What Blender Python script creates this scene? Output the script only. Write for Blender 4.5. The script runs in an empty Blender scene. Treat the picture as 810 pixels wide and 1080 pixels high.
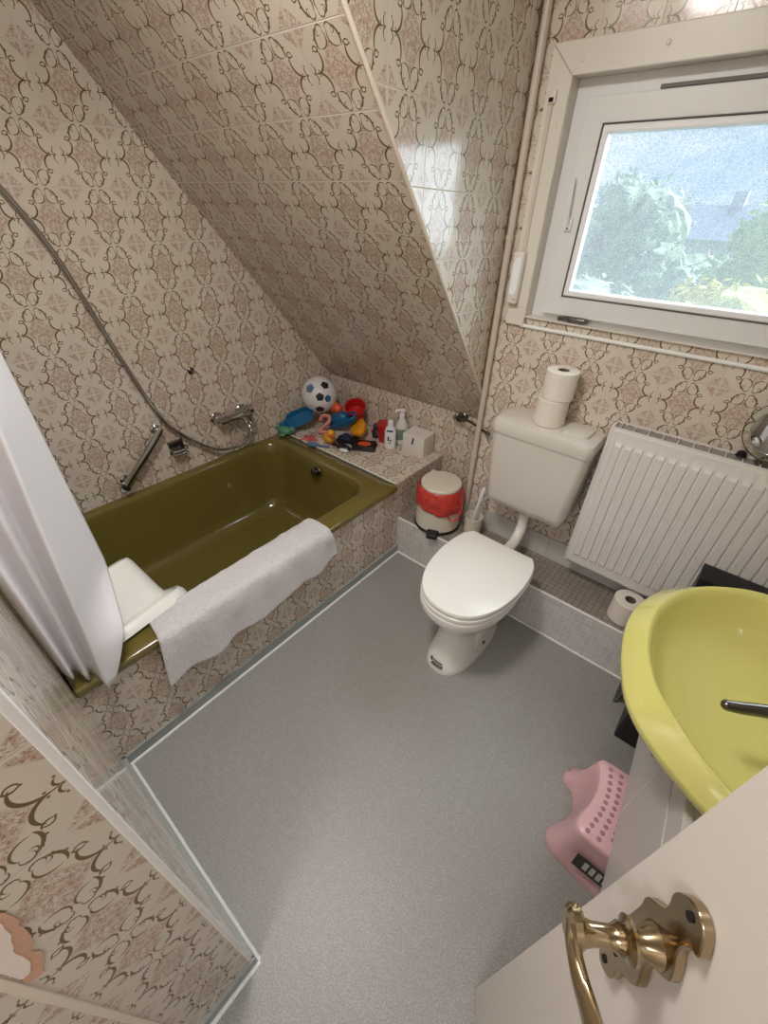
import bpy, bmesh, math, random
from mathutils import Vector, Matrix, noise
random.seed(7)
SC = bpy.context.scene
COL = SC.collection
PI = math.pi

# ------------------------------------------------------------------ room measures (metres)
XL = -0.893      # gable wall
YD = 0.2306      # window wall
YK = 0.39        # back wall of the bath niche
YE = -1.4913     # end wall of the bath niche
XP = 0.7315      # face of the partition beside the door
XR = 1.72        # right wall
ZC = 2.36        # ceiling
XK = 0.2565      # dormer cheek
HS = 0.2376      # tiled step height
ZR = 0.4558      # bath rim
YN = -1.95       # wall with the doorway

# ------------------------------------------------------------------ materials
def lin(c):
    f = lambda v: v / 12.92 if v <= 0.04045 else ((v + 0.055) / 1.055) ** 2.4
    return (f(c[0] / 255), f(c[1] / 255), f(c[2] / 255), 1.0)

class V:
    """a float socket with arithmetic"""
    def __init__(s, nt, sock): s.nt = nt; s.s = sock
    def _m(s, op, *a, clamp=False):
        n = s.nt.nodes.new('ShaderNodeMath'); n.operation = op; n.use_clamp = clamp
        for i, x in enumerate((s,) + a):
            if isinstance(x, V): s.nt.links.new(x.s, n.inputs[i])
            else: n.inputs[i].default_value = x
        return V(s.nt, n.outputs[0])
    def __add__(s, o): return s._m('ADD', o)
    def __sub__(s, o): return s._m('SUBTRACT', o)
    def __mul__(s, o): return s._m('MULTIPLY', o)
    def __truediv__(s, o): return s._m('DIVIDE', o)
    def rsub(s, k): return (s * -1.0) + k
    def abs(s): return s._m('ABSOLUTE')
    def fract(s): return s._m('FRACT')
    def floor(s): return s._m('FLOOR')
    def sqrt(s): return s._m('SQRT')
    def max(s, o): return s._m('MAXIMUM', o)
    def min(s, o): return s._m('MINIMUM', o)
    def gt(s, o): return s._m('GREATER_THAN', o)
    def lt(s, o): return s._m('LESS_THAN', o)
    def clamp(s): return s._m('ADD', 0.0, clamp=True)

def new_mat(name):
    m = bpy.data.materials.new(name); m.use_nodes = True
    nt = m.node_tree
    b = nt.nodes['Principled BSDF']
    return m, nt, b

def mixc(nt, fac, a, b):
    n = nt.nodes.new('ShaderNodeMix'); n.data_type = 'RGBA'
    for key, x in ((0, fac), (6, a), (7, b)):
        if isinstance(x, V): nt.links.new(x.s, n.inputs[key])
        elif hasattr(x, 'is_linked'): nt.links.new(x, n.inputs[key])
        else: n.inputs[key].default_value = x
    return n.outputs[2]

def noise_node(nt, vec, scale, detail=2.0, rough=0.5):
    n = nt.nodes.new('ShaderNodeTexNoise')
    n.inputs['Scale'].default_value = scale; n.inputs['Detail'].default_value = detail
    n.inputs['Roughness'].default_value = rough
    if vec is not None: nt.links.new(vec, n.inputs['Vector'])
    return n

def ocoord(nt, which='Object'):
    return nt.nodes.new('ShaderNodeTexCoord').outputs[which]

def bump_to(nt, b, height, strength, dist=0.002):
    n = nt.nodes.new('ShaderNodeBump'); n.inputs['Strength'].default_value = strength
    n.inputs['Distance'].default_value = dist
    nt.links.new(height.s if isinstance(height, V) else height, n.inputs['Height'])
    nt.links.new(n.outputs[0], b.inputs['Normal'])

def plain(name, rgb, rough=0.5, metal=0.0, var=0.06, vscale=9.0, bump=0.0, bscale=60.0, coat=0.0, spec=0.5):
    m, nt, b = new_mat(name)
    oc = ocoord(nt)
    nz = noise_node(nt, oc, vscale, 3)
    c = lin(rgb)
    d = tuple(max(0, x * (1 - var)) for x in c[:3]) + (1,)
    l = tuple(min(1, x * (1 + var)) for x in c[:3]) + (1,)
    nt.links.new(mixc(nt, V(nt, nz.outputs[0]), d, l), b.inputs['Base Color'])
    b.inputs['Roughness'].default_value = rough; b.inputs['Metallic'].default_value = metal
    b.inputs['Coat Weight'].default_value = coat; b.inputs['Coat Roughness'].default_value = 0.05
    b.inputs['Specular IOR Level'].default_value = spec
    if bump:
        nb = noise_node(nt, oc, bscale, 3)
        bump_to(nt, b, nb.outputs[0], bump, 0.003)
    return m

def fold_uv(nt):
    uv = ocoord(nt, 'UV')
    sp = nt.nodes.new('ShaderNodeSeparateXYZ'); nt.links.new(uv, sp.inputs[0])
    u, v = V(nt, sp.outputs[0]), V(nt, sp.outputs[1])
    fx, fy = u.fract() - 0.5, v.fract() - 0.5
    return u, v, fx, fy

def combine(nt, x, y, z=0.0):
    n = nt.nodes.new('ShaderNodeCombineXYZ')
    for i, a in enumerate((x, y, z)):
        if isinstance(a, V): nt.links.new(a.s, n.inputs[i])
        else: n.inputs[i].default_value = a
    return n.outputs[0]

def arc(X, Y, cx, cy, r, mid, half, w, aa=0.004):
    """tapered stroke along an arc"""
    px, py = X - cx, Y - cy
    ln = (px * px + py * py).sqrt()
    dot = px * math.cos(math.radians(mid)) + py * math.sin(math.radians(mid))
    ca = math.cos(math.radians(half))
    t = (dot / (ln + 1e-4) - ca) * (1 / (1 - ca))
    wid = (t.max(0.0)).sqrt() * w
    return ((wid - (ln - r).abs()) * (1 / aa)).clamp()

def dotmask(X, Y, cx, cy, r, aa=0.006):
    px, py = X - cx, Y - cy
    return (((px * px + py * py).sqrt().rsub(r)) * (1 / aa)).clamp()

def damask_tile():
    m, nt, b = new_mat('damask_tile')
    u, v, fx, fy = fold_uv(nt)
    ax, ay = fx.abs(), fy.abs()
    X, Y = ax, ay
    # scroll work
    st = arc(X, Y, .372, .155, .157, 214, 76, .0175)
    for a in ((.030, .310, .168, 18, 48, .0160), (.075, .430, .046, 80, 140, .010), (.125, .345, .108, 215, 78, .0115), (.262, .247, .038, 85, 110, .0105), (.115, .40, .030, 330, 110, .008), (.262, .272, .046, 250, 85, .0115), (.452, .052, .050, 190, 78, .0115)):
        st = st.max(arc(X, Y, *a))
    for a in ((.304, .238, .014), (.428, .112, .014), (.214, .345, .016), (.440, .0, .015), (.060, .468, .012), (.345, .03, .014), (.160, .432, .013)):
        st = st.max(dotmask(X, Y, *a))
    # flowers inside the medallion and sprigs in the tile corners
    vec = combine(nt, fx, fy)
    n1 = V(nt, noise_node(nt, vec, 13, 3, .6).outputs[0])
    n2 = V(nt, noise_node(nt, vec, 24, 2, .5).outputs[0])
    disc = ((X * 1.25 + Y).rsub(.37) * 14).clamp()
    wash = ((n1 - .45) * 12).clamp() * disc
    lines = ((n2 - .5).abs().rsub(.035) * 40).clamp() * disc
    cu, cv = ax.rsub(.5), ay.rsub(.5)
    d = cu + cv
    e = (cu - cv).abs()
    leaf = (((cu.min(cv) - .016) * 90).clamp()) * ((d.rsub(.255)) * 30).clamp()
    leafw = leaf * ((n1 - .48) * 14).clamp()
    leafl = leaf * ((n2 - .5).abs().rsub(.04) * 30).clamp()
    base = lin((218, 208, 194))
    tn = nt.nodes.new('ShaderNodeTexWhiteNoise'); tn.noise_dimensions = '2D'
    nt.links.new(combine(nt, u.floor(), v.floor()), tn.inputs['Vector'])
    base = mixc(nt, V(nt, tn.outputs[0]) * .5, base, lin((206, 193, 177)))
    c = mixc(nt, (wash.max(leafw)) * .60, base, lin((184, 148, 130)))
    c = mixc(nt, (lines.max(leafl)) * .75, c, lin((140, 102, 84)))
    c = mixc(nt, st, c, lin((112, 92, 58)))
    g = ((X.max(Y) - .4915) * 220).clamp()
    c = mixc(nt, g, c, lin((214, 203, 190)))
    nt.links.new(c, b.inputs['Base Color'])
    rg = g * .5 + .13
    nt.links.new(rg.s, b.inputs['Roughness'])
    b.inputs['Specular IOR Level'].default_value = .5
    wav = V(nt, noise_node(nt, combine(nt, u, v), 1.3, 1).outputs[0])
    bump_to(nt, b, g * -1.0 + wav * .35 + st * .03, .55, .0025)
    return m

def grid_tile(name, tile_rgb, grout_rgb, gw, rough=.25, emboss=0.0, var=.05):
    m, nt, b = new_mat(name)
    u, v, fx, fy = fold_uv(nt)
    X = fx.abs().max(fy.abs())
    g = ((X - (.5 - gw)) * (1 / max(gw * .4, .004))).clamp()
    tn = nt.nodes.new('ShaderNodeTexWhiteNoise'); tn.noise_dimensions = '2D'
    nt.links.new(combine(nt, u.floor(), v.floor()), tn.inputs['Vector'])
    tc = lin(tile_rgb); td = tuple(x * (1 - var * 3) for x in tc[:3]) + (1,)
    c = mixc(nt, g, mixc(nt, V(nt, tn.outputs[0]), tc, td), lin(grout_rgb))
    nt.links.new(c, b.inputs['Base Color']); b.inputs['Roughness'].default_value = rough
    nz = V(nt, noise_node(nt, combine(nt, u, v), 3.0, 2).outputs[0])
    bump_to(nt, b, g * -1.0 + nz * emboss, .5, .002)
    return m

def lino():
    m, nt, b = new_mat('grey_linoleum')
    oc = ocoord(nt)
    n1 = V(nt, noise_node(nt, oc, 5, 3).outputs[0]); n2 = V(nt, noise_node(nt, oc, 240, 2, .7).outputs[0])
    n3 = V(nt, noise_node(nt, oc, 45, 3, .7).outputs[0])
    c = mixc(nt, ((n2 - .38) * 4).clamp(), lin((140, 138, 135)), lin((172, 170, 167)))
    c = mixc(nt, ((n3 - .35) * 2.4).clamp() * .45, c, lin((136, 132, 127)))
    c = mixc(nt, ((n1 - .4) * 3).clamp() * .3, c, lin((146, 141, 136)))
    nt.links.new(c, b.inputs['Base Color']); b.inputs['Roughness'].default_value = .42
    bump_to(nt, b, n2, .12, .001)
    return m

def terry():
    m, nt, b = new_mat('terry_cloth')
    oc = ocoord(nt)
    n2 = V(nt, noise_node(nt, oc, 260, 2, .7).outputs[0])
    n1 = V(nt, noise_node(nt, oc, 60, 2, .6).outputs[0])
    c = mixc(nt, ((n2 - .3) * 2.2).clamp(), lin((200, 196, 199)), lin((242, 239, 243)))
    nt.links.new(c, b.inputs['Base Color']); b.inputs['Roughness'].default_value = .95
    b.inputs['Sheen Weight'].default_value = .3
    bump_to(nt, b, n2 + n1, .9, .004)
    return m

def pebbled_glass():
    m, nt, b = new_mat('pebbled_glass')
    out = nt.nodes['Material Output']; nt.nodes.remove(b)
    tr = nt.nodes.new('ShaderNodeBsdfTransparent')
    oc = ocoord(nt)
    n1 = V(nt, noise_node(nt, oc, 330, 1.5, .6).outputs[0])
    n2 = V(nt, noise_node(nt, oc, 120, 1, .5).outputs[0])
    nt.links.new(mixc(nt, ((n1 - .36) * 5).clamp(), (.60, .64, .66, 1), (.97, .98, .98, 1)), tr.inputs[0])
    gl = nt.nodes.new('ShaderNodeBsdfGlossy'); gl.inputs['Roughness'].default_value = .15
    bp = nt.nodes.new('ShaderNodeBump'); bp.inputs['Strength'].default_value = .8; bp.inputs['Distance'].default_value = .004
    nt.links.new((n1 + n2).s, bp.inputs['Height']); nt.links.new(bp.outputs[0], gl.inputs['Normal'])
    tl = nt.nodes.new('ShaderNodeBsdfTranslucent'); tl.inputs[0].default_value = (.88, .94, .98, 1)
    m2 = nt.nodes.new('ShaderNodeMixShader'); m2.inputs[0].default_value = .04
    nt.links.new(tr.outputs[0], m2.inputs[1]); nt.links.new(gl.outputs[0], m2.inputs[2])
    m3 = nt.nodes.new('ShaderNodeMixShader'); m3.inputs[0].default_value = .082
    nt.links.new(m2.outputs[0], m3.inputs[1]); nt.links.new(tl.outputs[0], m3.inputs[2])
    nt.links.new(m3.outputs[0], out.inputs[0])
    return m

def clear_glass(name, tint=(.97, .98, .97)):
    m, nt, b = new_mat(name)
    out = nt.nodes['Material Output']; nt.nodes.remove(b)
    tr = nt.nodes.new('ShaderNodeBsdfTransparent'); tr.inputs[0].default_value = (*tint, 1)
    gl = nt.nodes.new('ShaderNodeBsdfGlossy'); gl.inputs['Roughness'].default_value = .03
    fr = nt.nodes.new('ShaderNodeFresnel'); fr.inputs[0].default_value = 1.5
    m2 = nt.nodes.new('ShaderNodeMixShader')
    nt.links.new(fr.outputs[0], m2.inputs[0])
    nt.links.new(tr.outputs[0], m2.inputs[1]); nt.links.new(gl.outputs[0], m2.inputs[2])
    nt.links.new(m2.outputs[0], out.inputs[0])
    return m

def foliage(name, a, bb):
    m, nt, b = new_mat(name)
    oc = ocoord(nt)
    n = V(nt, noise_node(nt, oc, 2.6, 4, .7).outputs[0])
    nt.links.new(mixc(nt, ((n - .35) * 3).clamp(), lin(a), lin(bb)), b.inputs['Base Color'])
    b.inputs['Roughness'].default_value = .7
    return m

M = {}
M['tile'] = damask_tile()
M['white_tile'] = grid_tile('white_square_tile', (206, 203, 198), (180, 176, 170), .012, .2)
M['mosaic'] = grid_tile('white_mosaic_tile', (214, 211, 209), (226, 224, 221), .07, .3, .5)
M['mosaic_top'] = grid_tile('grey_mosaic_tile', (158, 148, 138), (98, 90, 82), .06, .3, .2, .06)
M['lino'] = lino()
M['skirt'] = plain('grey_skirting', (156, 162, 160), .45)
M['caulk'] = plain('white_caulk', (236, 236, 234), .6, var=.03, bump=.3)
M['white_wall'] = plain('white_plaster', (226, 222, 216), .8, bump=.1)
M['trim'] = plain('cream_tile_trim', (228, 216, 200), .3)
M['white_trim'] = plain('white_corner_profile', (240, 238, 236), .3, var=.02)
M['pipe'] = plain('cream_pipe_paint', (206, 194, 180), .35)
M['frame'] = plain('cream_window_casing', (222, 216, 206), .35, var=.02)
M['sash'] = plain('white_window_sash', (226, 226, 226), .35, var=.02)
M['bead'] = plain('white_glazing_bead', (240, 242, 246), .3, var=.02)
M['gasket'] = plain('grey_gasket', (112, 108, 104), .6)
M['glass'] = pebbled_glass()
M['olive'] = plain('olive_enamel', (112, 100, 48), .12, var=.03, vscale=2, coat=.6)
M['yellow'] = plain('yellow_ceramic', (218, 213, 126), .12, var=.02, vscale=2, coat=.6)
M['chrome'] = plain('chrome', (190, 190, 190), .14, 1.0, var=.03)
M['dark_chrome'] = plain('dull_chrome', (120, 116, 112), .25, 1.0, var=.1, vscale=40)
M['brass'] = plain('polished_brass', (176, 158, 128), .16, 1.0, var=.12, vscale=30)
M['ceramic'] = plain('white_ceramic', (236, 233, 227), .12, var=.015, vscale=2, coat=.5)
M['cistern'] = plain('cream_plastic', (214, 209, 200), .3, var=.015, vscale=2)
M['seat'] = plain('white_seat_plastic', (240, 238, 233), .22, var=.015, vscale=2)
M['radiator'] = plain('radiator_enamel', (226, 222, 218), .35, var=.02, vscale=3)
M['grille'] = plain('grey_grille', (150, 143, 138), .5)
M['black'] = plain('black_plastic', (20, 20, 24), .4)
M['dark'] = plain('dark_hole', (12, 10, 9), .8)
M['paper'] = plain('toilet_paper', (232, 224, 214), .95, var=.03, vscale=40, bump=.25, bscale=120)
M['core'] = plain('cardboard_core', (112, 100, 90), .9)
M['bin'] = plain('cream_bin_enamel', (222, 212, 198), .3, var=.02)
M['liner'] = None
M['terry'] = terry()
M['curtain'] = plain('white_curtain_cloth', (236, 234, 239), .8, var=.03, bump=.15, bscale=90)
M['baby'] = plain('white_moulded_plastic', (238, 238, 232), .3, var=.015, vscale=2)
M['pink'] = plain('pink_plastic', (232, 188, 194), .35, var=.03, vscale=4)
M['pink_dot'] = plain('mauve_rubber_dot', (176, 128, 140), .6)
M['cabinet'] = plain('light_grey_laminate', (206, 202, 200), .35, var=.02)
M['door'] = plain('cream_door_lacquer', (212, 204, 196), .45, var=.02, vscale=3, bump=.05, bscale=200)
M['label'] = plain('dark_label', (58, 58, 54), .5, var=.5, vscale=160)
M['label_white'] = plain('pale_label', (206, 200, 196), .5, var=.15, vscale=120)
M['clear'] = clear_glass('clear_acrylic')
M['mirror'] = plain('mirror_silver', (210, 212, 210), .03, 1.0, var=0.0)
M['bisque'] = plain('broken_tile_bisque', (208, 166, 140), .9, var=.1, vscale=50)
M['plaster'] = plain('bare_plaster', (240, 226, 218), .95, var=.05, vscale=40, bump=.6, bscale=80)
def hue(name, rgb, rough=.35): M[name] = plain(name, rgb, rough, var=.05)
for k, rgb in {'toy_blue': (24, 96, 142), 'toy_sky': (90, 116, 150), 'toy_red': (190, 36, 34), 'toy_orange': (236, 160, 28),
               'toy_coral': (222, 84, 46), 'toy_mint': (86, 142, 112), 'toy_pink': (206, 130, 122), 'toy_yellow': (222, 160, 42),
               'toy_black': (26, 24, 28), 'toy_white': (222, 220, 222), 'toy_navy': (40, 40, 74), 'toy_rose': (190, 90, 90),
               'bottle_white': (232, 232, 236), 'bottle_cream': (216, 218, 206), 'label_blue': (36, 52, 96), 'label_green': (120, 146, 128),
               'box_white': (226, 220, 214), 'dash_blue': (40, 92, 140), 'winder': (240, 244, 250), 'strap': (206, 198, 184)}.items():
    hue(k, rgb)

def liner_mat():
    m, nt, b = new_mat('red_bin_liner')
    nz = noise_node(nt, ocoord(nt), 55, 3)
    nt.links.new(mixc(nt, V(nt, nz.outputs[0]), lin((176, 30, 26)), lin((220, 84, 72))), b.inputs['Base Color'])
    b.inputs['Roughness'].default_value = .3
    bump_to(nt, b, nz.outputs[0], .9, .006)
    return m
M['liner'] = liner_mat()

# ------------------------------------------------------------------ object helpers
CUR = None
def tag(o, label=None, cat=None, group=None, kind=None):
    if label: o['label'] = label
    if cat: o['category'] = cat
    if group: o['group'] = group
    if kind: o['kind'] = kind
    return o

def thing(name, loc, label, cat, rot=(0, 0, 0), group=None):
    o = bpy.data.objects.new(name, None); COL.objects.link(o)
    o.location = loc; o.rotation_euler = rot; o.empty_display_size = .05
    return tag(o, label, cat, group)

def wmat(o):
    m = Matrix.LocRotScale(o.location, o.rotation_euler, o.scale)
    return wmat(o.parent) @ m if o.parent else m

def add(name, bm, mat, parent=None, world=True, smooth=True, label=None, bevel=0, subsurf=0, solid=0, sharp=35):
    """link a bmesh as one mesh object; geometry is in world coordinates unless world=False"""
    if parent is not None and world:
        bm.transform(wmat(parent).inverted())
    bmesh.ops.recalc_face_normals(bm, faces=bm.faces[:])
    me = bpy.data.meshes.new(name)
    bm.to_mesh(me); bm.free()
    o = bpy.data.objects.new(name, me); COL.objects.link(o)
    for mm in (mat if isinstance(mat, (list, tuple)) else [mat]): me.materials.append(mm)
    if parent is not None: o.parent = parent
    if smooth:
        me.shade_smooth()
        me.set_sharp_from_angle(angle=math.radians(sharp))
    if solid:
        md = o.modifiers.new('solid', 'SOLIDIFY'); md.thickness = solid; md.offset = 0
    if bevel:
        md = o.modifiers.new('bevel', 'BEVEL'); md.width = bevel; md.segments = 2; md.limit_method = 'ANGLE'
    if subsurf:
        md = o.modifiers.new('sub', 'SUBSURF'); md.levels = subsurf; md.render_levels = subsurf
    if label: o['label'] = label
    return o

def box(bm, a, b):
    x0, y0, z0 = a; x1, y1, z1 = b
    vs = [bm.verts.new(p) for p in ((x0, y0, z0), (x1, y0, z0), (x1, y1, z0), (x0, y1, z0), (x0, y0, z1), (x1, y0, z1), (x1, y1, z1), (x0, y1, z1))]
    for f in ((3, 2, 1, 0), (4, 5, 6, 7), (0, 1, 5, 4), (1, 2, 6, 5), (2, 3, 7, 6), (3, 0, 4, 7)):
        bm.faces.new([vs[i] for i in f])
    return vs

def bx(a, b): bm = bmesh.new(); box(bm, a, b); return bm

def rbox(a, b, r, seg=3):
    bm = bx(a, b); bmesh.ops.bevel(bm, geom=bm.edges[:], offset=r, segments=seg, affect='EDGES', profile=.5)
    return bm

def hexa(pts):
    """eight corners: bottom loop of four, then top loop of four"""
    bm = bmesh.new(); vs = [bm.verts.new(p) for p in pts]
    for f in ((3, 2, 1, 0), (4, 5, 6, 7), (0, 1, 5, 4), (1, 2, 6, 5), (2, 3, 7, 6), (3, 0, 4, 7)):
        bm.faces.new([vs[i] for i in f])
    return bm

def loft(loops, cap0=True, cap1=True, bm=None, closed=True):
    bm = bm or bmesh.new()
    R = [[bm.verts.new(p) for p in lp] for lp in loops]
    n = len(R[0])
    for a, b in zip(R, R[1:]):
        for i in range(n if closed else n - 1):
            j = (i + 1) % n
            bm.faces.new((a[i], a[j], b[j], b[i]))
    if cap0: bm.faces.new(R[0][::-1])
    if cap1: bm.faces.new(R[-1])
    return bm

def sell(cx, cy, a, b, z, n=48, e=2.0, ph=0.0):
    out = []
    for i in range(n):
        t = 2 * PI * i / n + ph
        c, s = math.cos(t), math.sin(t)
        out.append((cx + a * math.copysign(abs(c) ** (2 / e), c), cy + b * math.copysign(abs(s) ** (2 / e), s), z))
    return out

def rrect(x0, x1, y0, y1, r, z, k=8):
    out = []
    for cx, cy, a0 in ((x1 - r, y1 - r, 0), (x0 + r, y1 - r, 90), (x0 + r, y0 + r, 180), (x1 - r, y0 + r, 270)):
        for i in range(k + 1):
            t = math.radians(a0 + 90 * i / k)
            out.append((cx + r * math.cos(t), cy + r * math.sin(t), z))
    return out

def lathe(prof, c=(0, 0, 0), n=32, bm=None, cap0=True, cap1=True):
    loops = [[(c[0] + max(r, 1e-4) * math.cos(2 * PI * i / n), c[1] + max(r, 1e-4) * math.sin(2 * PI * i / n), c[2] + z) for i in range(n)] for r, z in prof]
    return loft(loops, cap0, cap1, bm)

def frame_of(d):
    d = Vector(d).normalized()
    up = Vector((0, 0, 1)) if abs(d.z) < .95 else Vector((1, 0, 0))
    s = d.cross(up).normalized(); u = s.cross(d).normalized()
    return s, u

def lathe_axis(prof, p, axis, n=24, bm=None):
    """profile of (radius, distance along axis) from point p"""
    s, u = frame_of(axis); d = Vector(axis).normalized(); p = Vector(p)
    loops = [[tuple(p + d * h + (s * math.cos(2 * PI * i / n) + u * math.sin(2 * PI * i / n)) * max(r, 1e-4)) for i in range(n)] for r, h in prof]
    return loft(loops, True, True, bm)

def crom(pts, sub=8, closed=False):
    P = [Vector(p) for p in pts]; out = []; n = len(P)
    rng = range(n) if closed else range(n - 1)
    for i in rng:
        if closed: a, b, c, d = P[(i - 1) % n], P[i], P[(i + 1) % n], P[(i + 2) % n]
        else: a, b, c, d = P[max(i - 1, 0)], P[i], P[i + 1], P[min(i + 2, n - 1)]
        for k in range(sub):
            t = k / sub
            out.append(.5 * ((2 * b) + (c - a) * t + (2 * a - 5 * b + 4 * c - d) * t * t + (3 * b - a - 3 * c + d) * t ** 3))
    if not closed: out.append(P[-1])
    return out

def tube(pts, r, n=12, bm=None, closed=False):
    P = [Vector(p) for p in pts]; m = len(P)
    rr = r if isinstance(r, (list, tuple)) else [r] * m
    loops = []; ref = None
    for i, p in enumerate(P):
        if closed: d = P[(i + 1) % m] - P[i - 1]
        else: d = P[min(i + 1, m - 1)] - P[max(i - 1, 0)]
        d.normalize()
        if ref is None: s, u = frame_of(d)
        else:
            u = (ref - d * ref.dot(d)).normalized(); s = d.cross(u)
        ref = u
        loops.append([tuple(p + (s * math.cos(2 * PI * k / n) + u * math.sin(2 * PI * k / n)) * rr[i]) for k in range(n)])
    if closed: loops.append(loops[0]); b = loft(loops, False, False, bm); bmesh.ops.remove_doubles(b, verts=b.verts[:], dist=1e-6); return b
    return loft(loops, True, True, bm)

def prism(outline, axis_vec, bm=None):
    """extrude a planar outline of 3-D points along a vector"""
    a = Vector(axis_vec)
    return loft([[tuple(Vector(p)) for p in outline], [tuple(Vector(p) + a) for p in outline]], True, True, bm)

def set_uv(o, fn):
    me = o.data; uvl = me.uv_layers.new(name='UVMap')
    for poly in me.polygons:
        for li in poly.loop_indices:
            co = me.vertices[me.loops[li].vertex_index].co
            uvl.data[li].uv = fn(co, poly.normal)
    return o

def struct(name, bm, mat, uv=None, parent=None, smooth=False, **k):
    o = add(name, bm, mat, parent, smooth=smooth, **k)
    if parent is None: o['kind'] = 'structure'
    if uv: set_uv(o, uv)
    return o

# ================================================================== SETTING
struct('floor', bx((-1.0, -3.6, -.05), (1.85, .5, 0)), M['lino'])
struct('ceiling', bx((-1.0, -3.6, ZC), (1.85, .5, ZC + .06)), M['white_wall'])

# gable wall beside the bath
struct('wall_left', bx((XL - .1, YE - .3, 0), (XL, YK + .1, ZC)), M['tile'], lambda c, n: ((c.y + .75) / .169, (c.z - 1.105) / .1695))

# sloping roof side
G0, K0 = Vector((XL, .2387, .8935)), Vector((XK, YD, .916))
tG, tK = math.tan(math.radians(51.08)), math.tan(math.radians(50.39))
G1 = Vector((XL, .2387 - (ZC - .8935) / tG, ZC)); K1 = Vector((XK, YD - (ZC - .916) / tK, ZC))
up_ = Vector((0, .06, .05)); ex_ = Vector((.003, 0, 0))
GL = Vector((XL, YK, .8935 - (YK - .2387) * tG)); KL = Vector((XK, YK, .916 - (YK - YD) * tK))
struct('wall_slope', hexa([GL, KL - ex_, KL + up_ - ex_, GL + up_, G1, K1 - ex_, K1 + up_ - ex_, G1 + up_]), M['tile'],
       lambda c, n: ((c.x - .094) / .173, (((c.z - .9) / math.sin(math.radians(51))) - 1.107) / .156))

# dormer cheek (triangle between slope, window wall and ceiling)
th = Vector((-.07, 0, 0))
ck = [K0, Vector((XK, YD, ZC)), K1]
struct('wall_cheek', loft([[tuple(p) for p in ck], [tuple(p + th + Vector((0, .035, .03))) for p in ck]]), M['tile'],
       lambda c, n: ((c.y + .14) / .155, (c.z - 1.79 + (c.y + .15) * .03) / .168))
dirK = (K1 - K0).normalized()
struct('trim_1', tube([K0 + Vector((.001, -.004, .004)), K1 + Vector((.001, -.004, .004))], .0055, 8), M['trim'], smooth=True)

# window wall with its opening
WX0, WX1, WZ0, WZ1 = .384, 1.60, 1.255, 1.897
bm = bmesh.new()
box(bm, (XK, YD, 0), (WX0, YK + .1, ZC)); box(bm, (WX1, YD, 0), (1.85, YD + .1, ZC))
box(bm, (WX0, YD, 0), (WX1, YD + .1, WZ0)); box(bm, (WX0, YD, WZ1), (WX1, YD + .1, ZC))
struct('wall_window', bm, M['tile'], lambda c, n: ((c.x - .742) / .1555, (c.z - 1.148) / .1515))
struct('wall_knee', bx((XL - .1, YK, 0), (XK, YK + .1, .95)), M['tile'], lambda c, n: ((c.x + .06) / .155, (c.z - .69) / .155))
struct('wall_right', bx((XR, -3.6, 0), (XR + .1, .4, ZC)), M['tile'], lambda c, n: (c.y / .155, (c.z - 1.148) / .1515))

# end wall of the niche and the partition beside the door
def uv_part(c, n):
    if abs(n.x) > .5: return ((c.y + 1.4913) / .1595, (c.z - 1.0415) / .1555)
    return ((c.x - XP) / .155, (c.z - 1.0415) / .1555)
struct('wall_end', bx((XL - .1, -3.6, 0), (XP, YE, ZC)), M['tile'], uv_part)
struct('trim_2', rbox((XP - .006, YE - .006, .05), (XP + .0035, YE + .0035, ZC), .002), M['white_trim'])
struct('trim_3', rbox((XP - .004, -1.6575, .052), (XP + .0025, -1.647, ZC), .001), M['trim'])
# broken tile: bare plaster ringed by bisque, each with its own ragged outline
def ragged(pts, off, seed):
    rnd = random.Random(seed)
    c = crom([(XP + .0004, y + rnd.uniform(-.002, .002), z + rnd.uniform(-.004, .004)) for y, z in pts], 3, closed=True)
    return prism([tuple(p + Vector((0, rnd.uniform(-.0012, .0012), rnd.uniform(-.002, .002)))) for p in c], (off, 0, 0))
dm = struct('trim_4', ragged([(-1.603, 1.01), (-1.600, .985), (-1.606, .958), (-1.604, .935), (-1.612, .912), (-1.622, .900), (-1.618, .878), (-1.628, .852), (-1.634, .835), (-1.645, .842), (-1.643, .885), (-1.645, .95), (-1.645, 1.02), (-1.62, 1.03)], .0012, 3), M['bisque'])
struct('plaster_patch', ragged([(-1.612, 1.005), (-1.611, .975), (-1.618, .945), (-1.624, .918), (-1.628, .885), (-1.636, .868), (-1.644, .872), (-1.644, .93), (-1.645, 1.01), (-1.628, 1.015)], .0018, 5), M['plaster'], parent=dm)
# wall behind the camera with the doorway, and the hall beyond
bm = bmesh.new(); box(bm, (XP, YN - .1, 2.05), (XR, YN, ZC)); box(bm, (1.63, YN - .1, 0), (XR, YN, 2.05))
struct('wall_doorway', bm, M['white_wall'])
struct('wall_hall', bx((XP, -3.6, 0), (XR, -3.5, ZC)), M['white_wall'])

# bath front, tiled ledge, tiled step
struct('wall_bath', bx((-.03, YE, 0), (0, YK, ZR - .031)), M['tile'], lambda c, n: ((c.y + 1.368) / .151, (c.z - .30) / .151))
struct('wall_ledge', bx((XL, -.026, 0), (-.0005, YK, ZR + .002)), M['tile'],
       lambda c, n: ((c.x + .02) / .151, (c.y + .0) / .151) if abs(n.z) > .5 else ((c.x) / .151, (c.z - .30) / .151))
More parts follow.
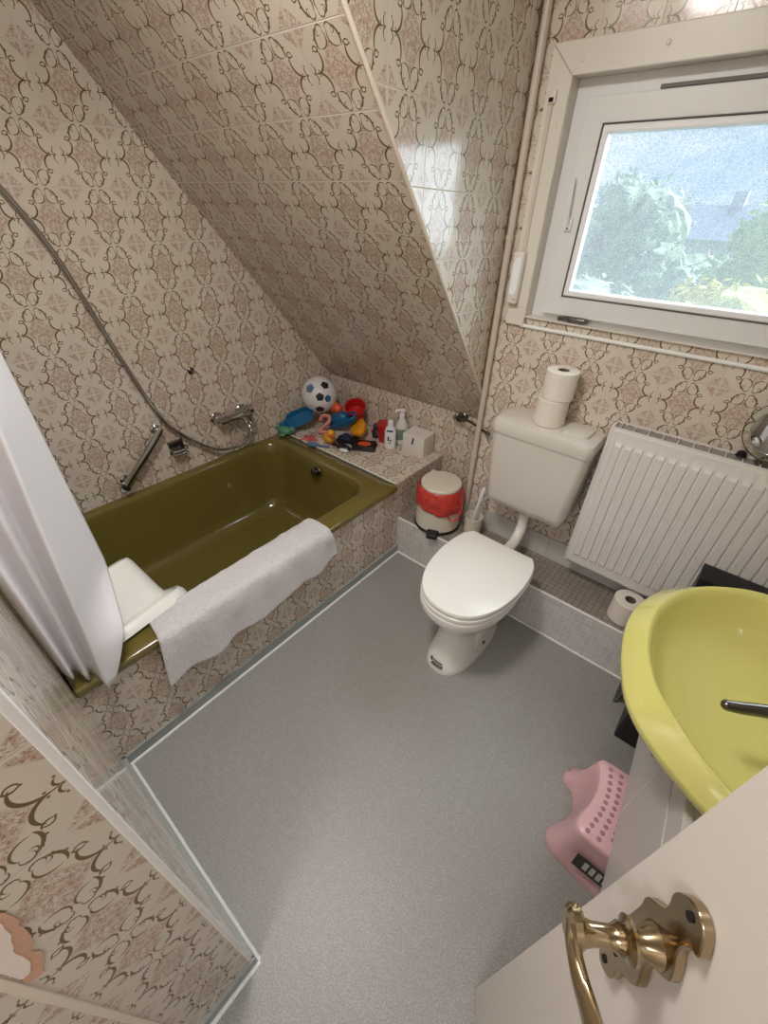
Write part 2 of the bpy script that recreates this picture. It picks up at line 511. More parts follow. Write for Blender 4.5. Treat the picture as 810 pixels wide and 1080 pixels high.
# front of the ledge, flush with the bath front
struct('trim_5', bx((-.012, -.024, ZR - .03), (.0008, YK, ZR + .0025)), M['tile'], lambda c, n: ((c.y + 1.368) / .151, (c.z - .30) / .151))
struct('trim_6', tube([(-.89, -.026, ZR + .003), (-.004, -.026, ZR + .003)], .004, 8), M['caulk'], smooth=True)
struct('baseboard_bath', bx((0, YE, 0), (.008, 0, .05)), M['skirt'])
struct('baseboard_end', bx((0, YE, 0), (XP + .004, YE + .008, .05)), M['skirt'])
struct('baseboard_partition', bx((XP, -3.6, 0), (XP + .008, YE + .008, .05)), M['skirt'])
def caulk(name, a, b, r=.006):
    n = 24; P = []
    for i in range(n + 1):
        t = i / n; p = Vector(a).lerp(Vector(b), t)
        P.append(p + Vector((random.uniform(-1, 1) * .0006, random.uniform(-1, 1) * .0006, 0)))
    struct(name, tube(P, r, 8), M['caulk'], smooth=True)
caulk('trim_7', (.011, YE + .008, .001), (.011, 0, .001))
caulk('trim_8', (.008, YE + .011, .001), (XP + .01, YE + .011, .001))
caulk('trim_9', (XP + .012, -3.4, .001), (XP + .012, YE + .012, .001))
caulk('trim_10', (0, -.003, .001), (XR, -.003, .001), .005)
sb = bmesh.new(); box(sb, (0, 0, 0), (XK, YK, HS)); box(sb, (XK, 0, 0), (XR, YD, HS))
struct('wall_step', sb, [M['mosaic'], M['mosaic_top']], lambda c, n: (c.x / .0245, (c.y if abs(n.z) > .5 else c.z) / .0245))
for p in bpy.data.objects['wall_step'].data.polygons:
    if p.normal.z > .5: p.material_index = 1
struct('trim_11', rbox((0, -.0035, HS - .006), (XR, .006, HS + .0025), .002), M['white_trim'])
struct('trim_12', bx((XK + .005, YD - .008, HS), (XR, YD, .352)), M['white_tile'], lambda c, n: ((c.x - .72) / .155, (c.z - .352) / .155))

# painted heating pipe in the corner of the cheek
pp = thing('heating_pipe', (.276, YD - .02, HS), 'thin cream painted heating pipe running up the corner left of the window', 'pipe')
add('pipe_run', tube([(.276, YD - .018, HS), (.276, YD - .018, 1.2), (.276, YD - .018, ZC - .002)], .0125, 14), M['pipe'], pp)
for z in (.62, 1.5):
    add('pipe_clip', lathe_axis([(.0155, -.006), (.0155, .006)], (.276, YD - .018, z), (0, 0, 1), 16), M['pipe'], pp)

# ------------------------------------------------------------------ window
def ring(bm, x0, x1, z0, z1, w, ya, yb):
    """rectangular frame: outer rectangle, width w inwards, between two depths"""
    L = []
    for y in (ya, yb):
        o = [bm.verts.new((x, y, z)) for x, z in ((x0, z0), (x1, z0), (x1, z1), (x0, z1))]
        i = [bm.verts.new((x, y, z)) for x, z in ((x0 + w, z0 + w), (x1 - w, z0 + w), (x1 - w, z1 - w), (x0 + w, z1 - w))]
        L.append((o, i))
    (o0, i0), (o1, i1) = L
    for k in range(4):
        j = (k + 1) % 4
        bm.faces.new((o0[k], o0[j], i0[j], i0[k])); bm.faces.new((o1[j], o1[k], i1[k], i1[j]))
        bm.faces.new((o0[k], o1[k], o1[j], o0[j])); bm.faces.new((i0[k], i0[j], i1[j], i1[k]))
win = bpy.data.objects.new('window_1', None); COL.objects.link(win); win.location = (.99, YD, WZ0)
tag(win, 'cream framed window with pebbled glass above the radiator', 'window', kind='structure')
bm = bmesh.new()   # flat casing: left, top, right; mitred corners
cx0, cx1, cz0, cz1, cw = .3125, WX1 + .07, 1.2225, 1.966, .0715
ya, yb = YD - .014, YD
def quadbox(bm, P, y0, y1):
    a = [bm.verts.new((x, y0, z)) for x, z in P]; b = [bm.verts.new((x, y1, z)) for x, z in P]
    bm.faces.new(a); bm.faces.new(b[::-1])
    for k in range(len(P)): j = (k + 1) % len(P); bm.faces.new((a[j], a[k], b[k], b[j]))
e = .0006
quadbox(bm, [(cx0, cz0), (cx0 + cw, cz0), (cx0 + cw, cz1 - cw - e), (cx0, cz1 - e)], ya, yb)
quadbox(bm, [(cx0 + e, cz1), (cx0 + cw + e, cz1 - cw), (cx1 - cw - e, cz1 - cw), (cx1 - e, cz1)], ya, yb)
quadbox(bm, [(cx1, cz0), (cx1, cz1 - e), (cx1 - cw, cz1 - cw - e), (cx1 - cw, cz0)], ya, yb)
add('casing', bm, M['frame'], win, smooth=False, bevel=.002)
for x, z in ((.405, 1.925), (.62, 1.932), (.85, 1.932), (.365, 1.79), (.352, 1.29)):
    add('screw_cap', lathe_axis([(.0065, 0), (.0065, .0015), (.004, .0028)], (x, ya, z), (0, -1, 0), 14), M['frame'], win)
bm = bmesh.new(); ring(bm, WX0 - .002, WX1 + .002, WZ0 - .002, WZ1 + .002, .003, YD - .012, YD + .1)
add('reveal_lining', bm, M['frame'], win, smooth=False)
bm = bmesh.new(); ring(bm, WX0 + .001, WX1 - .001, WZ0, WZ1, .07, YD + .045, YD + .095)
add('window_frame', bm, M['sash'], win, smooth=False, bevel=.003)
sx0, sx1, sz0, sz1 = .43, 1.555, 1.272, 1.852
bm = bmesh.new(); ring(bm, sx0, sx1, sz0, sz1, .062, YD + .024, YD + .075)
sash = add('sash', bm, M['sash'], win, smooth=False, bevel=.003)
bm = bmesh.new(); ring(bm, sx0 + .060, sx1 - .060, sz0 + .06, sz1 - .06, .0025, YD + .0225, YD + .05)
add('gasket', bm, M['gasket'], sash, smooth=False)
bm = bmesh.new(); ring(bm, sx0 + .0635, sx1 - .0635, sz0 + .0635, sz1 - .0635, .019, YD + .0252, YD + .06)
add('glazing_bead', bm, M['bead'], sash, smooth=False, bevel=.004)
add('pane', bx((sx0 + .08, YD + .052, sz0 + .08), (sx1 - .08, YD + .056, sz1 - .08)), M['glass'], sash, smooth=False)
hd = add('sash_handle', tube(crom([(.449, YD + .012, 1.665), (.452, YD + .008, 1.62), (.455, YD + .008, 1.57), (.459, YD + .014, 1.545)], 5), [.004] * 6 + [.005] * 10, 8), M['sash'], win)
add('handle_plate', rbox((.448, YD + .016, 1.525), (.470, YD + .0245, 1.56), .002), M['sash'], win)
add('keyhole', lathe_axis([(.003, 0), (.003, .002)], (.459, YD + .0165, 1.533), (0, -1, 0), 10), M['dark'], win)
bm = rbox((.50, YD + .012, 1.256), (.605, YD + .03, 1.268), .002); 
add('bottom_catch', bm, M['dark_chrome'], win)
add('catch_lever', rbox((.535, YD + .004, 1.258), (.60, YD + .014, 1.272), .003), M['dark_chrome'], win)
add('gap_shade_strip', bx((.62, YD + .026, 1.8535), (WX1 - .04, YD + .044, 1.862)), M['gasket'], win, smooth=False)  # shadow in the gap above the sash, made as a grey strip
add('sill_strip', tube([(cx0 + .06, YD - .004, 1.222), (cx1, YD - .004, 1.222)], .007, 10), M['caulk'], win)

# roller shutter belt on the casing
sh = thing('shutter_belt', (.336, YD - .015, 1.28), 'grey roller shutter belt with white winder plate on left window casing', 'shutter belt')
add('belt', bx((.331, YD - .0185, 1.44), (.343, YD - .0165, 1.845)), M['strap'], sh, smooth=False)
add('belt_inlet', rbox((.327, YD - .024, 1.838), (.350, YD - .0142, 1.868), .003), M['frame'], sh)
add('inlet_slot', bx((.331, YD - .0247, 1.842), (.345, YD - .0235, 1.852)), M['dark'], sh, smooth=False)
add('winder_body', rbox((.312, YD - .040, 1.295), (.352, YD - .0142, 1.462), .006), M['frame'], sh)
add('winder_plate', prism([(.319, YD - .0405, 1.33), (.334, YD - .0405, 1.325), (.346, YD - .0405, 1.34), (.348, YD - .0405, 1.452), (.325, YD - .0405, 1.44), (.319, YD - .0405, 1.42)], (0, -.003, 0)), M['winder'], sh)
add('winder_screw', lathe_axis([(.003, 0), (.003, .0015)], (.343, YD - .0398, 1.312), (0, -1, 0), 8), M['gasket'], sh)

# ------------------------------------------------------------------ door behind which the camera stands
DE = Vector((1.192, -1.158, 0)); DD = Vector((.547, -.837, 0)).normalized(); DN = Vector((-.837, -.547, 0)).normalized()
def dp(s, z, off): return DE + DD * s + DN * off + Vector((0, 0, z))
door = bpy.data.objects.new('door_1', None); COL.objects.link(door); door.location = DE
tag(door, 'cream flush door standing open with a brass handle', 'door', kind='structure')
add('door_leaf', hexa([dp(.001, .006, 0), dp(.82, .006, 0), dp(.82, .006, -.04), dp(.001, .006, -.04), dp(.031, 2.0, 0), dp(.82, 2.0, 0), dp(.82, 2.0, -.04), dp(.031, 2.0, -.04)]), M['door'], door, smooth=False, bevel=.002)
# scalloped back plate
outline = [(.0579, .9682), (.0539, .9986), (.0506, 1.0424), (.0493, 1.087), (.0465, 1.1061), (.0533, 1.1213), (.0585, 1.1317), (.0581, 1.1433), (.0544, 1.1541), (.0563, 1.1661), (.0644, 1.179),
           (.0744, 1.1824), (.0839, 1.1763), (.0917, 1.1603), (.0878, 1.1560), (.0842, 1.1463), (.0853, 1.1319), (.0929, 1.1175), (.0975, 1.1024), (.0914, 1.089), (.085, 1.0763), (.085, 1.0638),
           (.0915, 1.0468), (.0939, 1.0356), (.0888, 1.0193), (.0805, 1.0044), (.0834, .9832), (.0806, .9688), (.0687, .9587)]
out = [(p.x, p.y) for p in crom([(a_, b_, 0) for a_, b_ in outline], 4, closed=True)]
plate = add('handle_plate', prism([dp(s, z, .0005) for s, z in out], DN * .009), M['brass'], door, bevel=.0025, label='scalloped brass back plate')
for s, z, r in ((.071, 1.1697, .0036), (.0687, .974, .0036)):
    add('screw', lathe_axis([(r, 0), (r, .0015)], dp(s, z, .0095), DN, 12), M['dark'], plate)
kb = bmesh.new()
lathe_axis([(.005, 0), (.005, .0012)], dp(.0694, 1.0275, .0095), DN, 12, kb)
prism([dp(.0674, 1.005, .0095), dp(.0714, 1.005, .0095), dp(.0714, 1.0275, .0095), dp(.0674, 1.0275, .0095)], DN * .0012, kb)
add('keyhole', kb, M['dark'], plate)
lev = add('handle_neck', lathe_axis([(.017, .006), (.0165, .010), (.011, .020), (.0095, .026), (.017, .029), (.0175, .032), (.013, .034), (.010, .036), (.0125, .0385), (.011, .041), (.0085, .045), (.0085, .060), (.011, .070), (.0145, .074)], dp(.076, 1.098, 0), DN, 28), M['brass'], door)
path = [(.060, 1.100, .074), (.072, 1.102, .078), (.086, 1.103, .080), (.105, 1.100, .078), (.125, 1.098, .074), (.150, 1.096, .072), (.175, 1.098, .074), (.19, 1.104, .076)]
P = crom([dp(s, z, o) for s, z, o in path], 5)
loops = []
for i, p in enumerate(P):
    t = i / (len(P) - 1)
    w = .016 - .009 * math.sin(min(t / .35, 1) * PI / 2) + .010 * max(0, math.sin((t - .35) / .65 * PI)) if t > .0 else .012
    h = .0045 + .002 * math.sin(t * PI)
    up = Vector((0, 0, 1))
    loops.append([tuple(p + up * w * math.cos(a) + DN * h * math.sin(a)) for a in [2 * PI * k / 16 for k in range(16)]])
add('lever', loft(loops), M['brass'], lev)
add('lever_cap', lathe_axis([(.0145, 0), (.0165, .003), (.0160, .009), (.012, .012)], dp(.0735, 1.1, .070), DN, 24), M['brass'], lev)

# ================================================================== BATH
bath = thing('bathtub', (-.44, -.75, .05), 'olive green enamel bathtub set in tiles along the left wall', 'bathtub')
x0, x1, y0, y1 = XL + .002, .012, YE + .003, -.0285
L = [rrect(x0 + .004, x1 - .002, y0, y1 - .002, .008, ZR - .030), rrect(x0, x1, y0, y1, .008, ZR - .024), rrect(x0, x1, y0, y1, .008, ZR - .006),
     rrect(x0 + .002, x1 - .005, y0 + .002, y1 - .004, .008, ZR)]
ix0, ix1, iy0, iy1 = -.852, -.098, -1.385, -.122
def tub(d, z, r): return rrect(ix0 + d * .55, ix1 - d * 1.0, iy0 + d * 1.8, iy1 - d * .9, r, z)
L += [tub(-.022, ZR - .001, .09), tub(-.006, ZR - .004, .105), tub(.003, ZR - .015, .11), tub(.012, ZR - .06, .115), tub(.035, ZR - .2, .12), tub(.06, ZR - .31, .125),
      tub(.085, ZR - .365, .12), tub(.125, ZR - .39, .10), tub(.2, ZR - .398, .06)]
body = add('tub_shell', loft(L, False, True), M['olive'], bath, sharp=60)
ov = add('overflow', lathe_axis([(.030, 0), (.030, .004), (.026, .008), (.016, .009), (.014, .018), (.022, .020), (.024, .028), (.018, .032)], (-.455, -.147, .405), (0, -1, .15), 24), M['dark_chrome'], bath, label='dark chrome overflow knob')
add('plug_hole', lathe([(.03, 0), (.026, .004), (.012, .002)], (-.47, -.5, ZR - .398), 24), M['dark_chrome'], bath)

# towel over the rim
tw = bmesh.new(); rows = []
NY, NT = 70, 30
prof = crom([(-.150, .385), (-.135, .425), (-.105, .458), (-.05, .466), (.0, .466), (.024, .452), (.032, .40), (.034, .34), (.037, .27)], 4)
for j in range(NY + 1):
    v = j / NY; y = -1.245 + .745 * v
    row = []
    for i, p in enumerate(prof):
        t = i / (len(prof) - 1)
        xx, zz = p.x, p.y
        inner = max(0, 1 - t * 3.2); outer = max(0, (t - .62) / .38)
        if inner > 0: xx += inner * (.10 * (1 - v) - .01); zz += inner * .06 * (1 - v)
        zz += outer * (.055 * v - .045 * math.sin(v * 3.0) * .4 + .010 * math.sin(v * 21) )
        xx += outer * .006 * math.sin(v * 30 + 1) + outer * .004
        w = noise.noise(Vector((y * 18, t * 5, 1.3))) * .006 + noise.noise(Vector((y * 34, t * 4 + y * 8, 4))) * .004
        zz += abs(w) * 1.3 * (1 - outer); xx += w * outer * .8 + (abs(w) if outer else 0)
        yy = y - .01 * outer * (1 - v) + .02 * outer * v - (t - .5) * .05 * (1 - v)
        row.append((xx, yy, zz))
    rows.append(row)
loft(rows, False, False, tw, closed=False)
towel = add('towel', tw, M['terry'], None, solid=.007, subsurf=1)
tag(towel, 'crumpled white terry towel draped over the olive bath rim', 'towel')

# shower curtain gathered at the end of the bath
def lerp_tab(tab, z):
    if z >= tab[0][0]: return tab[0][1:]
    for a, b in zip(tab, tab[1:]):
        if a[0] >= z >= b[0]:
            k = (a[0] - z) / (a[0] - b[0]); return tuple(p + (q - p) * k for p, q in zip(a[1:], b[1:]))
    return tab[-1][1:]
Atab = [(2.2, -.17, -1.245), (.70, -.15, -1.254), (.64, -.06, -1.285), (.58, .012, -1.31), (.50, .028, -1.355), (.40, .032, -1.412)]
Btab = [(2.2, .03, -1.30), (1.22, .03, -1.339), (1.0, .03, -1.363), (.69, .034, -1.391), (.40, .036, -1.4195)]
rows = []
NZ = 60
for i in range(NZ + 1):
    z = 2.18 - (2.18 - .425) * i / NZ
    A = Vector(lerp_tab(Atab, z)); B = Vector(lerp_tab(Btab, z))
    k = i / NZ
    pts = [A + (B - A) * t for t in (0, .25, .5, .75)] + [B]
    yb_ = B.y; gap = (YE + .006) - yb_
    tail = [Vector((B.x + dx + .010 * math.sin(z * 4 + ph) * (1 - .3 * k), yb_ + gap * f)) for dx, f, ph in
            ((-.012, .06, 0), (-.050, .14, 0), (-.060, .26, 1), (-.028, .36, 2), (-.022, .46, 2), (-.060, .56, 3), (-.066, .68, 4), (-.034, .78, 5), (-.040, .88, 5), (-.07, .99, 6))]
    row2 = pts + tail
    sm = crom([(p.x, p.y, 0) for p in row2], 4)
    out = []
    for q, p in enumerate(sm):
        f = q / (len(sm) - 1)
        lift = .075 * max(0, (f - .32)) / .68 + (.02 if f > .32 else 0) if f > .32 else 0
        zz = z + lift * k ** 6 + .004 * math.sin(f * 40) * k ** 6
        yy = max(p.y, YE + .006)
        out.append((p.x, yy, zz))
    rows.append(out)
cur = add('shower_curtain', loft(rows, False, False, None, closed=False), M['curtain'], None, solid=.0015, sharp=80)
tag(cur, 'long white shower curtain gathered at the near end of the bath', 'curtain')
rail = thing('curtain_rail', (.0, YE, 2.19), 'white shower curtain rail above the bath front', 'curtain rail')
add('rail_tube', tube([(.0, YE + .002, 2.19), (.0, -.95, 2.19)], .011, 12), M['white_trim'], rail)
add('wall_flange', lathe_axis([(.028, 0), (.028, .006), (.014, .012)], (.0, YE, 2.19), (0, 1, 0), 20), M['white_trim'], rail)

# upturned baby bath resting on the rim
bb = thing('baby_bath', (-.215, -1.285, .362), 'white plastic baby bath lying upside down on the near bath rim behind the curtain', 'baby bath', (math.radians(0), math.radians(-38), math.radians(9)))
def rr2(a, b, r, z): return rrect(-a, a, -b, b, r, z)
Lo = [rr2(.182, .196, .10, .024), rr2(.190, .204, .10, .008), rr2(.192, .206, .10, -.012), rr2(.184, .198, .10, -.012), rr2(.170, .186, .095, .018), rr2(.146, .168, .09, .030),
      rr2(.138, .160, .085, .033), rr2(.132, .154, .08, .06), rr2(.118, .140, .07, .185), rr2(.112, .134, .065, .204), rr2(.095, .117, .06, .210)]
add('tub_shell', loft(Lo, False, True), M['baby'], bb, world=False, sharp=50)
inn = [rr2(.160, .182, .095, .018), rr2(.130, .152, .083, .028), rr2(.110, .132, .068, .178), rr2(.088, .108, .055, .200)]
add('inner_wall', loft(inn, False, True), M['baby'], bb, world=False)

# ------------------------------------------------------------------ fittings on the gable wall
mx = thing('bath_mixer', (XL, -.34, .66), 'chrome single lever bath mixer tap above the bath', 'tap')
add('escutcheon', lathe_axis([(.032, 0), (.032, .006), (.024, .014), (.018, .03), (.018, .05)], (XL, -.425, .672), (1, 0, 0), 22), M['chrome'], mx)
add('escutcheon', lathe_axis([(.032, 0), (.032, .006), (.024, .014), (.018, .03), (.018, .05)], (XL, -.275, .672), (1, 0, 0), 22), M['chrome'], mx)
add('mixer_body', lathe_axis([(.015, 0), (.021, .004), (.021, .03), (.017, .05), (.019, .09), (.026, .13), (.027, .175), (.02, .19)], (XL + .055, -.44, .673), (0, 1, -.02), 22), M['chrome'], mx)
add('lever', tube(crom([(XL + .055, -.275, .69), (XL + .075, -.275, .715), (XL + .115, -.29, .722), (XL + .15, -.30, .718)], 5), [.016] * 4 + [.011] * 6 + [.009] * 6, 12), M['chrome'], mx)
add('spout', tube(crom([(XL + .06, -.30, .665), (XL + .09, -.31, .645), (XL + .12, -.315, .635), (XL + .135, -.315, .615)], 5), [.014] * 10 + [.012] * 6, 12), M['chrome'], mx)
add('hose_outlet', lathe_axis([(.011, 0), (.011, .03), (.008, .034)], (XL + .052, -.262, .652), (0, .12, -1), 14), M['chrome'], mx)

hz = [(XL + .052, -.258, .62), (XL + .05, -.262, .57), (XL + .045, -.285, .525), (XL + .04, -.36, .50), (XL + .035, -.46, .515), (XL + .03, -.55, .58), (XL + .025, -.64, .675), (XL + .02, -.70, .775),
      (XL + .02, -.775, 1.03), (XL + .02, -.83, 1.26), (XL + .02, -.885, 1.46), (XL + .02, -.957, 1.62), (XL + .02, -1.02, 1.74), (XL + .03, -1.08, 1.86)]
hp = crom(hz, 26); 
hose = add('shower_hose', tube(hp, [.0075 + (.0011 if i % 2 else 0) for i in range(len(hp))], 10), M['chrome'])
tag(hose, 'chrome shower hose curving down the gable wall to the mixer', 'shower hose')

gr = thing('grab_handle', (XL, -.82, .62), 'slanted chrome grab bar on the gable wall over the bath', 'grab bar')
a, b_ = Vector((XL + .05, -.722, .735)), Vector((XL + .05, -.948, .522))
d = (b_ - a).normalized(); s = Vector((0, -d.z, d.y)); n_ = Vector((1, 0, 0))
def sq(p, w, h): return [tuple(p + s * w * math.copysign(abs(math.cos(t)) ** .5, math.cos(t)) + n_ * h * math.copysign(abs(math.sin(t)) ** .5, math.sin(t))) for t in [2 * PI * k / 16 for k in range(16)]]
add('bar', loft([sq(a, .010, .009), sq(a + d * .02, .013, .011), sq(a + (b_ - a) * .5, .0155, .012), sq(b_ - d * .02, .017, .013), sq(b_, .014, .011)]), M['chrome'], gr)
for p in (a + d * .02, b_ - d * .02):
    q = Vector((XL, p.y, p.z))
    add('bracket', lathe_axis([(.022, 0), (.022, .005), (.011, .010), (.009, .045)], q, (1, 0, 0), 18), M['chrome'], gr)
add('end_cap', loft([sq(b_ - d * .004, .0175, .0135), sq(b_ + d * .012, .0175, .0135), sq(b_ + d * .016, .012, .01)]), M['black'], gr)

sd = thing('soap_dish', (XL, -.665, .59), 'small square chrome soap holder on the gable wall right of the grab bar', 'soap holder')
add('back_plate', rbox((XL, -.70, .565), (XL + .008, -.625, .635), .004), M['dark_chrome'], sd)
add('tray', rbox((XL + .006, -.695, .57), (XL + .05, -.63, .582), .004), M['chrome'], sd)
add('tray_rim', tube(crom([(XL + .006, -.697, .60), (XL + .052, -.695, .60), (XL + .052, -.63, .60), (XL + .006, -.628, .60)], 4), .004, 8), M['chrome'], sd)
add('slot', bx((XL + .0075, -.69, .605), (XL + .0095, -.635, .622)), M['dark'], sd, smooth=False)

wa = thing('wall_anchor', (XL, -.495, .934), 'small round chrome wall fixing alone on the gable tiles', 'wall fixing')
add('anchor_disc', lathe_axis([(.017, 0), (.017, .004), (.010, .010), (.006, .016)], (XL, -.495, .934), (1, 0, 0), 18), M['dark_chrome'], wa)
add('anchor_screw', lathe_axis([(.005, 0), (.004, .004)], (XL + .015, -.495, .934), (1, 0, 0), 10), M['gasket'], wa)

# ================================================================== TOYS ON THE LEDGE
ZL = ZR + .002
def ico(c, r, sub=3, sc=(1, 1, 1), bm=None):
    bm = bm or bmesh.new()
    g = bmesh.ops.create_icosphere(bm, subdivisions=sub, radius=1)
    for v in g['verts']: v.co = Vector((c[0] + v.co.x * r * sc[0], c[1] + v.co.y * r * sc[1], c[2] + v.co.z * r * sc[2]))
    return bm

# football printed white, black and blue
bc = Vector((-.778, .190, .655)); br = .106
ball = thing('toy_football', bc - Vector((0, 0, br)), 'white toy football with black and blue patches on the pile in the corner', 'ball')
fb = ico(bc, br, 4)
add('ball_shell', fb, M['toy_white'], ball)
view = (Vector((1.09, -1.434, 1.6)) - bc).normalized()
vs_, vu_ = frame_of(-view); vs_ = -vs_ if False else vs_
def patch(dx, dy, r, n=5, ph=0.0):
    right = view.cross(Vector((0, 0, 1))).normalized() * -1; up = right.cross(view).normalized() * 1
    if up.z < 0: up = -up
    dirc = (view + right * dx + up * dy).normalized()
    s, u = frame_of(dirc)
    bm = bmesh.new(); rings = []
    for k in range(5):
        rr_ = r * k / 4
        rings.append([tuple(bc + (dirc + (s * math.cos(2 * PI * i / n + ph) + u * math.sin(2 * PI * i / n + ph)) * max(rr_, .002)).normalized() * (br + .0012)) for i in range(n)])
    return loft(rings, True, False, bm)
for dx, dy, r, mt in ((.02, -.12, .25, 'toy_black'), (.42, .62, .25, 'toy_black'), (-.62, .45, .28, 'toy_sky'), (.52, -.25, .22, 'toy_blue'), (-.05, -1.3, .28, 'toy_black')):
    add('printed_patch', patch(dx, dy, r, 5, .3), M[mt], ball)

def toy(name, loc, rot, label, cat, k=1.0):
    o = thing(name, loc, label, cat, rot); o.scale = (k, k, k); return o
# blue scoop
t = toy('bath_scoop', (-.825, .070, ZL + .062), (math.radians(30), math.radians(38), math.radians(-28)), 'long dark blue bath scoop leaning in the left corner', 'toy scoop', 1.25)
add('scoop_bowl', loft([sell(0, 0, .030, .062, .0, 32, 2.6), sell(0, 0, .040, .075, .022, 32, 2.6), sell(0, 0, .044, .080, .030, 32, 2.6), sell(0, 0, .040, .076, .030, 32, 2.6), sell(0, 0, .030, .064, .012, 32, 2.6)], True, True), M['toy_blue'], t, world=False)
add('scoop_handle', tube(crom([(0, -.075, .026), (0, -.10, .03), (0, -.125, .022)], 4), .012, 10), M['toy_blue'], t, world=False)
# mint whale figure at the corner of the rim
t = toy('mint_bath_animal', (-.838, -.045, ZL), (0, 0, .3), 'mint green bath animal on the left end of the rim', 'toy animal', 1.3)
bm = ico((0, 0, .022), .024, 3, (1.5, 1, .85)); ico((.035, .006, .030), .015, 2, (1, 1, 1), bm)
add('body', bm, M['toy_mint'], t, world=False)
add('tail', prism([(-.03, 0, .02), (-.06, .022, .034), (-.052, 0, .03), (-.06, -.022, .034)], (0, 0, .008)), M['toy_mint'], t, world=False)
for s in (-1, 1): add('fin', ico((.0, s * .026, .012), .012, 2, (1.2, 1, .4)), M['toy_mint'], t, world=False)
# pink figure two
t = toy('pink_number_two', (-.680, .128, ZL + .050), (math.radians(50), 0, math.radians(34)), 'pink foam number two leaning on the toy tray', 'foam number', 1.25)
add('digit', tube(crom([(-.024, .022, 0), (-.018, .042, 0), (0, .05, 0), (.020, .040, 0), (.018, .018, 0), (-.004, -.006, 0), (-.026, -.030, 0), (-.004, -.031, 0), (.028, -.030, 0)], 5), .0095, 10), M['toy_pink'], t, world=False)
# rose starfish
t = toy('rose_starfish', (-.690, .010, ZL), (0, 0, .4), 'flat rose pink starfish near the left end of the rim', 'toy animal', 1.15)
bm = bmesh.new(); o_ = []
for i in range(20):
    a = 2 * PI * i / 20; r = (.042, .03, .019, .03)[i % 4]; o_.append((r * math.cos(a) * 1.2, r * math.sin(a), 0))
loft([[(x * .96, y * .96, .0) for x, y, z in o_], [(x, y, .006) for x, y, z in o_], [(x * .5, y * .5, .016) for x, y, z in o_], [(x * .1, y * .1, .019) for x, y, z in o_]], True, True, bm)
add('starfish_body', bm, M['toy_rose'], t, world=False)
# grey blue spoon over the rim
t = toy('grey_blue_scoop', (-.612, -.032, ZL + .002), (math.radians(-6), math.radians(4), math.radians(-60)), 'small grey blue toy spoon sticking over the bath rim', 'toy spoon', 1.15)
add('spoon_bowl', loft([sell(0, 0, .014, .018, .0, 24), sell(0, 0, .024, .03, .010, 24), sell(0, 0, .022, .028, .011, 24), sell(0, 0, .012, .016, .004, 24)], True, True), M['toy_sky'], t, world=False)
add('spoon_handle', tube([(0, .028, .009), (0, .06, .010), (0, .085, .012)], .006, 10), M['toy_sky'], t, world=False)
# blue boat
t = toy('blue_bath_boat', (-.615, .222, ZL + .075), (math.radians(14), math.radians(-24), math.radians(22)), 'blue plastic toy boat lying on the tray in the middle of the toys', 'toy boat', 1.35)
def hull(sc, z): return [(x * sc, y * sc, z) for x, y in ((.085, 0), (.06, .026), (.02, .038), (-.03, .038), (-.07, .03), (-.075, 0), (-.07, -.03), (-.03, -.038), (.02, -.038), (.06, -.026))]
add('hull', loft([hull(.65, -.03), hull(.9, -.012), hull(1.0, .012), hull(.93, .014), hull(.7, -.01)], True, True), M['toy_blue'], t, world=False, subsurf=1)
add('cabin', loft([sell(-.01, 0, .045, .026, -.008, 20, 3), sell(-.01, 0, .042, .024, .022, 20, 3), sell(-.015, 0, .03, .016, .036, 20, 3)]), M['toy_blue'], t, world=False)
# red cup
t = toy('red_stacking_cup', (-.588, .305, ZL + .100), (math.radians(25), math.radians(18), 0), 'red stacking cup lying at the back against the wall tiles', 'toy cup', 1.3)
add('cup_wall', lathe([(.034, 0), (.036, .004), (.046, .075), (.049, .080), (.047, .082), (.043, .078), (.033, .008)], (0, 0, -.03), 28), M['toy_red'], t, world=False)
add('cup_rib', lathe([(.041, 0), (.0435, .003), (.042, .006)], (0, 0, .0), 28), M['toy_red'], t, world=False)
# coral fish
t = toy('coral_bath_fish', (-.690, .235, ZL + .125), (math.radians(20), 0, math.radians(10)), 'orange red toy fish on top of the pile below the football', 'toy animal', 1.15)
add('body', ico((0, 0, 0), .034, 3, (1.25, .8, .9)), M['toy_coral'], t, world=False)
add('tail', prism([(-.035, -.004, 0), (-.07, -.004, .028), (-.06, -.004, 0), (-.07, -.004, -.028)], (0, .008, 0)), M['toy_red'], t, world=False)
add('fin', prism([(-.01, -.003, .028), (.012, -.003, .028), (-.012, -.003, .05)], (0, .006, 0)), M['toy_orange'], t, world=False)
add('eye', ico((.027, -.02, .008), .006, 2), M['toy_yellow'], t, world=False)
# yellow orange toy boat
t = toy('orange_bath_boat', (-.500, .235, ZL + .055), (math.radians(38), math.radians(-8), math.radians(-40)), 'orange yellow boat shaped bath toy right of the red cup', 'toy boat', 1.25)
add('hull', loft([[(x * .75, y * .75, -.022) for x, y, z in sell(0, 0, .075, .036, 0, 28, 2.3)], sell(0, 0, .078, .040, -.004, 28, 2.3), sell(0, 0, .08, .042, .012, 28, 2.3), sell(0, 0, .074, .037, .016, 28, 2.3), sell(0, 0, .03, .014, .017, 28, 2.3)]), M['toy_orange'], t, world=False)
add('bottom_trim', lathe_axis([(.012, 0), (.012, .01)], (0, 0, -.03), (0, 0, 1), 14), M['toy_coral'], t, world=False)
